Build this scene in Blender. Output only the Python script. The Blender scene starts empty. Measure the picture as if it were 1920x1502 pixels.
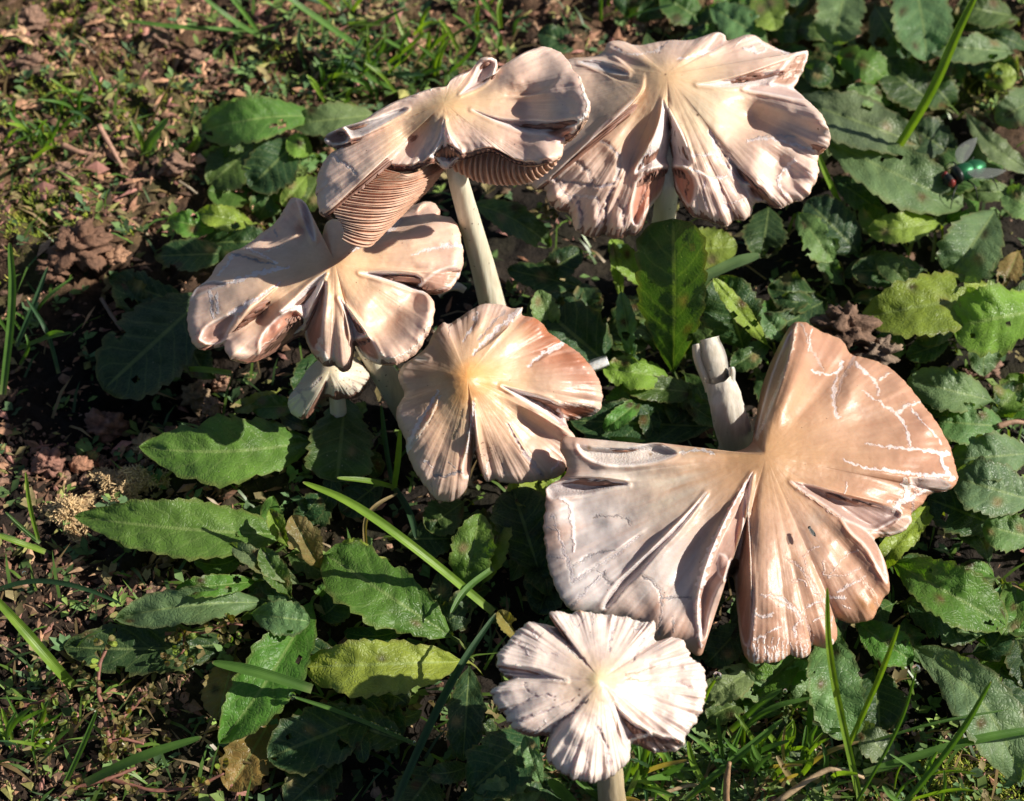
import bpy, math, random
import numpy as np

# ------------------------------------------------------------------ camera, light, exposure
scene = bpy.context.scene
scene.unit_settings.system = 'METRIC'
scene.unit_settings.scale_length = 0.01          # one unit is one centimetre
COL = scene.collection
PITCH = math.radians(52); DIST = 42.0; TH = 12.0 / 42.0
TGT = np.array([0, 0, 2.0])
VV = np.array([0, -math.cos(PITCH), math.sin(PITCH)])
CAM = TGT + DIST * VV
FW = -VV; RT = np.array([1.0, 0, 0]); UP = np.array([0, math.sin(PITCH), math.cos(PITCH)])
cd = bpy.data.cameras.new('camera'); co = bpy.data.objects.new('camera', cd); COL.objects.link(co)
co.location = CAM; co.rotation_euler = (math.pi / 2 - PITCH, 0, 0)
cd.sensor_width = 36; cd.sensor_fit = 'HORIZONTAL'; cd.lens = 18 / TH
cd.clip_start = 0.5; cd.clip_end = 5000
cd.dof.use_dof = True; cd.dof.focus_distance = 39.0; cd.dof.aperture_fstop = cd.lens * 0.001 / (2 * 0.13)
scene.camera = co

SUN_EL = math.radians(38); SUN_AZ = math.radians(-3)     # azimuth measured from +x towards +y
sdir = np.array([math.cos(SUN_EL) * math.cos(SUN_AZ), math.cos(SUN_EL) * math.sin(SUN_AZ), math.sin(SUN_EL)])
w = bpy.data.worlds.new('World'); scene.world = w; w.use_nodes = True
nt = w.node_tree; bg = nt.nodes['Background']
sky = nt.nodes.new('ShaderNodeTexSky'); sky.sky_type = 'NISHITA'; sky.sun_disc = False
sky.sun_elevation = SUN_EL; sky.sun_rotation = math.pi / 2 - SUN_AZ
nt.links.new(sky.outputs[0], bg.inputs[0]); bg.inputs[1].default_value = 0.05
sl = bpy.data.lights.new('sun', 'SUN'); sl.energy = 5.0; sl.angle = math.radians(0.55); sl.color = (1, 0.94, 0.84)
so = bpy.data.objects.new('sun', sl); COL.objects.link(so)
from mathutils import Vector, Matrix
so.rotation_euler = Vector(sdir).to_track_quat('Z', 'Y').to_euler(); so.location = (60, 30, 60)
vs = scene.view_settings
vs.view_transform = 'Standard'; vs.look = 'None'; vs.gamma = 1; vs.exposure = 0.62; vs.use_curve_mapping = False

# ------------------------------------------------------------------ helpers
rnd = random.Random(7); NR = np.random.default_rng(11)

def P(px, py, z):
    """point of the place at height z (cm) seen at photo pixel px,py"""
    px = np.asarray(px, float); py = np.asarray(py, float); z = np.asarray(z, float)
    d = (FW + RT * ((px - 960) / 960 * TH)[..., None] + UP * ((751 - py) / 960 * TH)[..., None])
    t = (z - CAM[2]) / d[..., 2]
    return CAM + d * t[..., None]

def Pn(px, py, c0, n, h):
    """ray of pixel meets plane through c0 with normal n shifted by h"""
    px = np.asarray(px, float); py = np.asarray(py, float)
    d = (FW + RT * ((px - 960) / 960 * TH)[..., None] + UP * ((751 - py) / 960 * TH)[..., None])
    t = ((c0 - CAM) @ n + h) / (d @ n)
    return CAM + d * t[..., None]

def hsh(ix, iy, s):
    v = np.sin(ix * 127.1 + iy * 311.7 + s * 74.7) * 43758.5453
    return v - np.floor(v)

def vnoise(x, y, s=0):
    """gradient noise, about -0.5..0.5"""
    x = np.asarray(x, float); y = np.asarray(y, float); x, y = np.broadcast_arrays(x, y); x = x + 0.37 * s; y = y - 0.21 * s
    x, y = 0.8 * x - 0.6 * y, 0.6 * x + 0.8 * y
    ix = np.floor(x); iy = np.floor(y); fx = x - ix; fy = y - iy
    ux = fx ** 3 * (fx * (fx * 6 - 15) + 10); uy = fy ** 3 * (fy * (fy * 6 - 15) + 10)
    def g(a, b):
        t = hsh(ix + a, iy + b, s) * 6.2831853; return np.cos(t) * (fx - a) + np.sin(t) * (fy - b)
    return 0.95 * ((g(0, 0) * (1 - ux) + g(1, 0) * ux) * (1 - uy) + (g(0, 1) * (1 - ux) + g(1, 1) * ux) * uy)

def fbm(x, y, s=0, o=4):
    r = 0; a = 1.0
    for k in range(o):
        r = r + a * vnoise(x, y, s + k * 3.1); x = x * 2.03 + 5.1; y = y * 2.03 + 1.7; a *= 0.5
    return r

def make(name, V, F, mat, base=None, parent=None, col=None, uv=None, smooth=True, extra=None):
    """V Nx3, F list/array of polys -> one mesh object; world coordinates, kept local to base"""
    V = np.asarray(V, float)
    if base is not None: V = V - np.asarray(base)
    me = bpy.data.meshes.new(name)
    if isinstance(F, np.ndarray):
        n, k = F.shape
        me.vertices.add(len(V)); me.vertices.foreach_set('co', V.astype(np.float32).ravel())
        me.loops.add(n * k); me.loops.foreach_set('vertex_index', F.astype(np.int32).ravel())
        me.polygons.add(n)
        me.polygons.foreach_set('loop_start', np.arange(0, n * k, k, dtype=np.int32))
        me.polygons.foreach_set('loop_total', np.full(n, k, dtype=np.int32))
        me.update(calc_edges=True)
    else:
        me.from_pydata([tuple(v) for v in V], [], F); me.update()
    if smooth:
        me.polygons.foreach_set('use_smooth', np.ones(len(me.polygons), dtype=bool))
    if col is not None:
        a = me.color_attributes.new('Col', 'FLOAT_COLOR', 'POINT')
        c = np.ones((len(V), 4), np.float32); c[:, :3] = col
        a.data.foreach_set('color', c.ravel())
    if extra is not None:
        a = me.attributes.new('mask', 'FLOAT', 'POINT'); a.data.foreach_set('value', np.asarray(extra, np.float32).ravel())
    if uv is not None:
        ul = me.uv_layers.new(name='UVMap'); idx = np.empty(len(me.loops), np.int32)
        me.loops.foreach_get('vertex_index', idx)
        ul.data.foreach_set('uv', np.asarray(uv, np.float32)[idx].ravel())
    me.materials.append(mat)
    o = bpy.data.objects.new(name, me); COL.objects.link(o)
    if parent is not None: o.parent = parent
    elif base is not None: o.location = base
    return o

def gridf(nr, nc, wrap=False):
    r = np.arange(nr - 1)[:, None]; c = np.arange(nc if wrap else nc - 1)[None, :]
    c2 = (c + 1) % nc
    return np.stack([r * nc + c, r * nc + c2, (r + 1) * nc + c2, (r + 1) * nc + c], -1).reshape(-1, 4)

def thing(name, label, cat, base, group=None):
    o = bpy.data.objects.new(name, None); COL.objects.link(o); o.location = base; o.empty_display_size = 0.5
    o['label'] = label; o['category'] = cat
    if group: o['group'] = group
    return o

def tag(o, label, cat, group=None):
    o['label'] = label; o['category'] = cat
    if group: o['group'] = group
    return o

# ------------------------------------------------------------------ materials
def newmat(name):
    m = bpy.data.materials.new(name); m.use_nodes = True
    t = m.node_tree; return m, t, t.nodes['Principled BSDF'], t.nodes['Material Output']
def N(t, typ, **k):
    n = t.nodes.new(typ)
    for a, v in k.items():
        if a in ('operation', 'blend_type', 'data_type', 'attribute_name', 'feature', 'noise_dimensions', 'distance'): setattr(n, a, v)
        else: n.inputs[a.replace('_', ' ')].default_value = v
    return n
def L(t, a, b): t.links.new(a, b)
def mixc(t, fac, a, b, mode='MIX'):
    n = t.nodes.new('ShaderNodeMix'); n.data_type = 'RGBA'; n.blend_type = mode
    for s, v in ((n.inputs[0], fac), (n.inputs[6], a), (n.inputs[7], b)):
        if hasattr(v, 'links') or hasattr(v, 'is_linked'): L(t, v, s)
        elif isinstance(v, tuple): s.default_value = (*v, 1) if len(v) == 3 else v
        else: s.default_value = v
    return n.outputs[2]
def ramp(t, src, stops):
    r = t.nodes.new('ShaderNodeValToRGB'); e = r.color_ramp.elements
    while len(e) < len(stops): e.new(0.5)
    for k, (p, c) in enumerate(stops):
        e[k].position = p; e[k].color = (c, c, c, 1) if not isinstance(c, tuple) else (*c, 1)
    L(t, src, r.inputs[0]); return r.outputs[0]
def math_(t, op, a, b=None):
    n = t.nodes.new('ShaderNodeMath'); n.operation = op
    for s, v in ((n.inputs[0], a), (n.inputs[1], b)):
        if v is None: continue
        if hasattr(v, 'is_linked'): L(t, v, s)
        else: s.default_value = v
    return n.outputs[0]
def bumps(t, bsdf, items):
    prev = None
    for h, st, ds in items:
        b = t.nodes.new('ShaderNodeBump'); b.inputs['Strength'].default_value = st; b.inputs['Distance'].default_value = ds
        L(t, h, b.inputs['Height'])
        if prev: L(t, prev, b.inputs['Normal'])
        prev = b.outputs[0]
    L(t, prev, bsdf.inputs['Normal']); return prev

# mushroom flesh: colour from the mesh (pigment), fibres along the radius from the UVs
def mat_cap(name='mushroom_skin', sss=0.30):
    m, t, b, o = newmat(name)
    c = N(t, 'ShaderNodeAttribute', attribute_name='Col'); k = N(t, 'ShaderNodeAttribute', attribute_name='mask')
    uv = t.nodes.new('ShaderNodeUVMap'); mp = t.nodes.new('ShaderNodeMapping'); L(t, uv.outputs[0], mp.inputs[0])
    mp.inputs['Scale'].default_value = (130, 3.5, 1)
    fib = N(t, 'ShaderNodeTexNoise', Scale=1.0, Detail=3.0, Roughness=0.6); L(t, mp.outputs[0], fib.inputs[0])
    tc = t.nodes.new('ShaderNodeTexCoord')
    big = N(t, 'ShaderNodeTexNoise', Scale=1.3, Detail=4.0); L(t, tc.outputs['Object'], big.inputs[0])
    fine = N(t, 'ShaderNodeTexNoise', Scale=22.0, Detail=3.0, Roughness=0.65); L(t, tc.outputs['Object'], fine.inputs[0])
    spk = N(t, 'ShaderNodeTexVoronoi', Scale=2.6); L(t, tc.outputs['Object'], spk.inputs[0])
    s1 = ramp(t, spk.outputs['Distance'], [(0.0, 1.0), (0.028, 1.0), (0.05, 0.0)])
    cc = mixc(t, 1.0, c.outputs[0], ramp(t, fib.outputs[0], [(0.25, (0.94, 0.92, 0.91)), (0.6, (1.02, 1.02, 1.02))]), 'MULTIPLY')
    cc = mixc(t, 1.0, cc, ramp(t, big.outputs[0], [(0.3, (0.90, 0.88, 0.88)), (0.7, (1.08, 1.07, 1.05))]), 'MULTIPLY')
    cc = mixc(t, math_(t, 'MULTIPLY', s1, 0.75), cc, (0.05, 0.025, 0.012))
    sp2 = N(t, 'ShaderNodeTexVoronoi', Scale=7.5); L(t, tc.outputs['Object'], sp2.inputs[0])
    s2 = math_(t, 'MULTIPLY', ramp(t, sp2.outputs['Distance'], [(0.0, 1.0), (0.05, 1.0), (0.09, 0.0)]), ramp(t, big.outputs[0], [(0.52, 0.0), (0.66, 0.7)]))
    cc = mixc(t, s2, cc, (0.10, 0.05, 0.025))
    gr = N(t, 'ShaderNodeTexNoise', Scale=9.0, Detail=4.0, Roughness=0.7); L(t, tc.outputs['Object'], gr.inputs[0])
    cc = mixc(t, 1.0, cc, ramp(t, gr.outputs[0], [(0.3, (0.95, 0.93, 0.92)), (0.7, (1.03, 1.03, 1.03))]), 'MULTIPLY')
    L(t, cc, b.inputs['Base Color'])
    rr = ramp(t, fine.outputs[0], [(0.3, 0.34), (0.7, 0.50)])
    L(t, math_(t, 'MAXIMUM', rr, math_(t, 'MULTIPLY', k.outputs['Fac'], 0.6)), b.inputs['Roughness'])
    b.inputs['Specular IOR Level'].default_value = 0.5
    b.inputs['Subsurface Weight'].default_value = sss; b.inputs['Subsurface Radius'].default_value = (0.30, 0.16, 0.09)
    b.inputs['Subsurface Scale'].default_value = 1.0
    kf = math_(t, 'MULTIPLY', k.outputs['Fac'], fine.outputs[0])
    bumps(t, b, [(fib.outputs[0], 0.10, 0.02), (gr.outputs[0], 0.14, 0.03), (fine.outputs[0], 0.25, 0.012), (kf, 0.7, 0.06)])
    return m
M_CAP = mat_cap()

def mat_gill():
    m, t, b, o = newmat('gill_flesh')
    c = N(t, 'ShaderNodeAttribute', attribute_name='Col'); tc = t.nodes.new('ShaderNodeTexCoord')
    n = N(t, 'ShaderNodeTexNoise', Scale=6.0, Detail=3.0); L(t, tc.outputs['Object'], n.inputs[0])
    L(t, mixc(t, 1.0, c.outputs[0], ramp(t, n.outputs[0], [(0.3, (0.75, 0.7, 0.7)), (0.7, (1.1, 1.1, 1.1))]), 'MULTIPLY'), b.inputs['Base Color'])
    b.inputs['Roughness'].default_value = 0.6
    b.inputs['Subsurface Weight'].default_value = 0.2; b.inputs['Subsurface Radius'].default_value = (0.15, 0.07, 0.04); b.inputs['Subsurface Scale'].default_value = 1
    return m
M_GILL = mat_gill()

def mat_stem():
    m, t, b, o = newmat('stem_flesh')
    tc = t.nodes.new('ShaderNodeTexCoord'); c = N(t, 'ShaderNodeAttribute', attribute_name='Col')
    mp = t.nodes.new('ShaderNodeMapping'); L(t, tc.outputs['Object'], mp.inputs[0]); mp.inputs['Scale'].default_value = (9, 9, 1.2)
    n = N(t, 'ShaderNodeTexNoise', Scale=1.0, Detail=4.0); L(t, mp.outputs[0], n.inputs[0])
    v = N(t, 'ShaderNodeTexVoronoi', Scale=5.5); L(t, tc.outputs['Object'], v.inputs[0])
    n2 = N(t, 'ShaderNodeTexNoise', Scale=0.9, Detail=2.0); L(t, tc.outputs['Object'], n2.inputs[0])
    s = ramp(t, v.outputs['Distance'], [(0.0, 1.0), (0.10, 1.0), (0.16, 0.0)])
    s = math_(t, 'MULTIPLY', s, ramp(t, n2.outputs[0], [(0.45, 0.0), (0.6, 0.9)]))
    cc = mixc(t, 1.0, c.outputs[0], ramp(t, n.outputs[0], [(0.3, (0.82, 0.8, 0.75)), (0.7, (1.08, 1.08, 1.08))]), 'MULTIPLY')
    L(t, mixc(t, s, cc, (0.06, 0.035, 0.02)), b.inputs['Base Color'])
    b.inputs['Roughness'].default_value = 0.5
    b.inputs['Subsurface Weight'].default_value = 0.3; b.inputs['Subsurface Radius'].default_value = (0.3, 0.2, 0.12); b.inputs['Subsurface Scale'].default_value = 1
    bumps(t, b, [(n.outputs[0], 0.4, 0.05)])
    return m
M_STEM = mat_stem()

def mat_leaf():
    m, t, b, o = newmat('leaf_tissue')
    c = N(t, 'ShaderNodeAttribute', attribute_name='Col')
    uv = t.nodes.new('ShaderNodeUVMap'); sp = t.nodes.new('ShaderNodeSeparateXYZ'); L(t, uv.outputs[0], sp.inputs[0])
    s = math_(t, 'ABSOLUTE', math_(t, 'SUBTRACT', math_(t, 'MULTIPLY', sp.outputs[0], 2.0), 1.0))
    tc = t.nodes.new('ShaderNodeTexCoord')
    wob = N(t, 'ShaderNodeTexNoise', Scale=1.2, Detail=2.0); L(t, tc.outputs['Object'], wob.inputs[0])
    q = math_(t, 'SUBTRACT', math_(t, 'MULTIPLY', sp.outputs[1], 7.5), math_(t, 'MULTIPLY', s, 1.7))
    q = math_(t, 'ADD', q, math_(t, 'MULTIPLY', wob.outputs[0], 0.8))
    fr = math_(t, 'FRACT', q)
    vd = math_(t, 'ABSOLUTE', math_(t, 'SUBTRACT', fr, 0.5))        # 0.5 at the side vein
    side = ramp(t, vd, [(0.0, 0.0), (0.40, 0.05), (0.47, 1.0)])
    mid = ramp(t, s, [(0.0, 1.0), (0.035, 0.9), (0.07, 0.0)])
    vein = math_(t, 'MAXIMUM', mid, math_(t, 'MULTIPLY', side, 0.35))
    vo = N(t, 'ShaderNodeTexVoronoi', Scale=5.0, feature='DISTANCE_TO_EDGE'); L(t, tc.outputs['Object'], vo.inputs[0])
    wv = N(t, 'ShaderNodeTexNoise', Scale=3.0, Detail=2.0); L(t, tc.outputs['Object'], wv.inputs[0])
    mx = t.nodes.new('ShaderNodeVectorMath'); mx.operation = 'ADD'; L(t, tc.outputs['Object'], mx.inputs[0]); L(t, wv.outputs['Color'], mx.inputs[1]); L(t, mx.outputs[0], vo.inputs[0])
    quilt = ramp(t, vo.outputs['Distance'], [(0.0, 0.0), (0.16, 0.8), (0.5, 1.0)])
    big = N(t, 'ShaderNodeTexNoise', Scale=0.9, Detail=5.0, Roughness=0.6); L(t, tc.outputs['Object'], big.inputs[0])
    fine = N(t, 'ShaderNodeTexNoise', Scale=30.0, Detail=2.0); L(t, tc.outputs['Object'], fine.inputs[0])
    cc = mixc(t, 1.0, c.outputs[0], ramp(t, big.outputs[0], [(0.25, (0.62, 0.66, 0.7)), (0.75, (1.3, 1.22, 1.1))]), 'MULTIPLY')
    cc = mixc(t, math_(t, 'MULTIPLY', vein, 0.7), cc, mixc(t, 0.6, c.outputs[0], (0.30, 0.38, 0.13)))
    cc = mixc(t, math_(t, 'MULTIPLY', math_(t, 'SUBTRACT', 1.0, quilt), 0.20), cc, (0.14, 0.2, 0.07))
    dust = N(t, 'ShaderNodeTexVoronoi', Scale=7.0); L(t, tc.outputs['Object'], dust.inputs[0])
    dn = math_(t, 'MULTIPLY', ramp(t, dust.outputs['Distance'], [(0.0, 1.0), (0.09, 1.0), (0.14, 0.0)]), ramp(t, big.outputs[0], [(0.5, 0.0), (0.62, 0.8)]))
    cc = mixc(t, dn, cc, (0.34, 0.36, 0.24))
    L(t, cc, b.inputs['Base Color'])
    L(t, ramp(t, big.outputs[0], [(0.3, 0.34), (0.7, 0.55)]), b.inputs['Roughness'])
    b.inputs['Specular IOR Level'].default_value = 0.32
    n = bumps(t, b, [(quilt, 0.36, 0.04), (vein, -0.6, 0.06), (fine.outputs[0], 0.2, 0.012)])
    tr = t.nodes.new('ShaderNodeBsdfTranslucent'); L(t, mixc(t, 1.0, cc, (1.7, 1.9, 0.35), 'MULTIPLY'), tr.inputs[0]); L(t, n, tr.inputs['Normal'])
    ms = t.nodes.new('ShaderNodeMixShader'); ms.inputs[0].default_value = 0.32
    L(t, b.outputs[0], ms.inputs[1]); L(t, tr.outputs[0], ms.inputs[2]); L(t, ms.outputs[0], o.inputs[0])
    return m
M_LEAF = mat_leaf()

def mat_grass():
    m, t, b, o = newmat('grass_tissue')
    c = N(t, 'ShaderNodeAttribute', attribute_name='Col'); uv = t.nodes.new('ShaderNodeUVMap')
    sp = t.nodes.new('ShaderNodeSeparateXYZ'); L(t, uv.outputs[0], sp.inputs[0])
    st = math_(t, 'SINE', math_(t, 'MULTIPLY', sp.outputs[0], 44.0)); tc = t.nodes.new('ShaderNodeTexCoord')
    n = N(t, 'ShaderNodeTexNoise', Scale=2.5, Detail=3.0); L(t, tc.outputs['Object'], n.inputs[0])
    cc = mixc(t, 1.0, c.outputs[0], ramp(t, n.outputs[0], [(0.3, (0.75, 0.8, 0.75)), (0.7, (1.2, 1.15, 1.1))]), 'MULTIPLY')
    L(t, cc, b.inputs['Base Color']); b.inputs['Roughness'].default_value = 0.4
    nn = bumps(t, b, [(st, 0.35, 0.01)])
    tr = t.nodes.new('ShaderNodeBsdfTranslucent'); L(t, mixc(t, 1.0, cc, (1.8, 1.9, 0.4), 'MULTIPLY'), tr.inputs[0])
    ms = t.nodes.new('ShaderNodeMixShader'); ms.inputs[0].default_value = 0.35
    L(t, b.outputs[0], ms.inputs[1]); L(t, tr.outputs[0], ms.inputs[2]); L(t, ms.outputs[0], o.inputs[0])
    return m
M_GRASS = mat_grass()

def mat_vcol(name, rough=0.85, sc=8.0, bs=0.5, bd=0.06, spec=0.3, lo=0.7, hi=1.25):
    m, t, b, o = newmat(name)
    c = N(t, 'ShaderNodeAttribute', attribute_name='Col'); tc = t.nodes.new('ShaderNodeTexCoord')
    n = N(t, 'ShaderNodeTexNoise', Scale=sc, Detail=5.0, Roughness=0.65); L(t, tc.outputs['Object'], n.inputs[0])
    L(t, mixc(t, 1.0, c.outputs[0], ramp(t, n.outputs[0], [(0.3, (lo, lo, lo)), (0.7, (hi, hi, hi))]), 'MULTIPLY'), b.inputs['Base Color'])
    b.inputs['Roughness'].default_value = rough; b.inputs['Specular IOR Level'].default_value = spec
    bumps(t, b, [(n.outputs[0], bs, bd)])
    return m
M_SOIL = mat_vcol('soil', 0.9, 5.0, 0.9, 0.15, 0.25, 0.45, 1.35)
M_CLOD = mat_vcol('clod_earth', 0.8, 7.0, 0.9, 0.08, 0.35, 0.6, 1.3)
M_LITTER = mat_vcol('dry_litter', 0.75, 12.0, 0.5, 0.02, 0.3)
M_MOSS = mat_vcol('moss_tissue', 0.7, 6.0, 0.2, 0.02, 0.3)
M_TWIG = mat_vcol('red_stem', 0.6, 9.0, 0.4, 0.03, 0.4)

# ------------------------------------------------------------------ ground
def ground_h(x, y):
    h = 0.55 * fbm(x * 0.22, y * 0.22, 1, 3) + 0.38 * fbm(x * 0.9, y * 0.9, 5, 3)
    bare = 1 / (1 + np.exp((x + 3.0) / 1.2))
    r = 1 - 2 * np.abs(vnoise(x * 1.9, y * 1.9, 9)) ; r2 = 1 - 2 * np.abs(vnoise(x * 4.3 + 3, y * 4.3, 12))
    weed = np.clip((x + 4.5 + 0.25 * y) / 2.5, 0, 1) * np.clip((11 - y) / 3, 0, 1)
    shade = np.exp(-((x + 9.5) / 3.2) ** 2 - ((y - 1.6) / 2.6) ** 2)  # hollow at left, sunk so that shade lies deeper there
    return h * (1 - .4 * weed) * (1 + 0.7 * np.clip((y - 3) / 4, 0, 1) * (1 - weed)) + (0.08 + 0.20 * bare) * r + 0.09 * r2 * (0.4 + bare) - 0.25 - 0.45 * weed - 0.5 * shade
dn = np.concatenate([-np.geomspace(2000, 19, 22), np.linspace(-18.8, 18.8, 340), np.geomspace(19, 2000, 22)])
dy = np.concatenate([-np.geomspace(2000, 14, 22), np.linspace(-13.8, 21.8, 320), np.geomspace(22, 2000, 22)])
GX, GY = np.meshgrid(dn, dy)
GZ = ground_h(GX, GY)
far = np.clip((np.hypot(GX, GY - 4) - 24) / 60, 0, 1); GZ = GZ * (1 - far)
c0 = np.array([0.105, 0.058, 0.033]); c1 = np.array([0.030, 0.018, 0.012]); c2 = np.array([0.07, 0.085, 0.022])
k = np.clip(0.5 + 1.3 * fbm(GX * 0.5, GY * 0.5, 21, 4), 0, 1)[..., None]
gc = c1 * (1 - k) + c0 * k
hum_shade = np.clip((GX + 6.5) / 3, 0, 1) * np.clip((12.5 - GY) / 3, 0, 1); hum_shade = np.maximum(hum_shade, np.clip((5.5 - GY) / 1.5, 0, 1) * 0.8)[..., None]  # humus under the weeds, with near-black gap shade painted into its colour
gc = gc * (1 + 0.5 * (1 / (1 + np.exp((4 - GY) / 2)))[..., None]); gc = gc * (1 - hum_shade) + np.array([0.014, 0.010, 0.007]) * (0.6 + k) * hum_shade
k2 = (1 - .8 * hum_shade[..., 0])[..., None] * np.clip(2.4 * fbm(GX * 0.25, GY * 0.25, 33, 3) - 0.25, 0, 1)[..., None] * 0.75
shd = np.exp(-((GX + 9.5) / 3.4) ** 2 - ((GY - 1.6) / 2.8) ** 2)[..., None]; gc = gc * (1 - 0.75 * shd)  # shade of the left zone painted into the soil colour
gc = gc * (1 - k2) + c2 * k2
fk = far[..., None]; gc = gc * (1 - fk) + np.array([0.06, 0.085, 0.03]) * fk
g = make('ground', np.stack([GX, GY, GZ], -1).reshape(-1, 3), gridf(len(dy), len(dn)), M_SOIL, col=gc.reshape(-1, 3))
g['kind'] = 'structure'
# ------------------------------------------------------------------ mushroom caps
def seg_dist(px, py, pts):
    """distance, signed side (+ = left of travel on screen, y down), parameter along the line"""
    best = np.full(px.shape, 1e9); sd = np.zeros(px.shape); tp = np.zeros(px.shape); ov = np.zeros(px.shape)
    pts = np.asarray(pts, float); n = len(pts) - 1
    lens = np.hypot(*(pts[1:] - pts[:-1]).T); cum = np.concatenate([[0], np.cumsum(lens)]); tot = cum[-1]
    for i in range(n):
        a = pts[i]; d = pts[i + 1] - a; l2 = d @ d + 1e-9
        t0 = ((px - a[0]) * d[0] + (py - a[1]) * d[1]) / l2; t = np.clip(t0, 0, 1)
        ovi = (np.clip(-t0, 0, None) * (i == 0) + np.clip(t0 - 1, 0, None) * (i == n - 1)) * l2 ** 0.5
        ex = px - a[0] - t * d[0]; ey = py - a[1] - t * d[1]; ds = np.hypot(ex, ey)
        m = ds < best; best[m] = ds[m]; ov[m] = ovi[m]
        s = np.sign(d[1] * ex - d[0] * ey); sd[m] = s[m]; tp[m] = ((cum[i] + t * lens[i]) / tot)[m]
    seg_dist.ov = ov
    return best, sd, tp

def ss(x):
    x = np.clip(x, 0, 1); return x * x * (3 - 2 * x)

def smooth_line(pts, it=2):
    pts = np.asarray(pts, float)
    for _ in range(it):
        q = 0.75 * pts[:-1] + 0.25 * pts[1:]; r = 0.25 * pts[:-1] + 0.75 * pts[1:]
        m = np.empty((2 * len(q), pts.shape[1])); m[0::2] = q; m[1::2] = r
        pts = np.vstack([pts[:1], m, pts[-1:]])
    return pts

def inside(px, py, poly):
    r = np.zeros(px.shape, bool); n = len(poly)
    for i in range(n):
        x1, y1 = poly[i]; x2, y2 = poly[(i + 1) % n]
        if y1 == y2: continue
        c = ((py > min(y1, y2)) & (py <= max(y1, y2))); xi = (py - y1) * (x2 - x1) / (y2 - y1) + x1
        r ^= c & (px < xi)
    return r

FLESH = (0.76, 0.67, 0.65); BROWN = (0.48, 0.23, 0.16); LILAC = (0.56, 0.41, 0.37)

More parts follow.
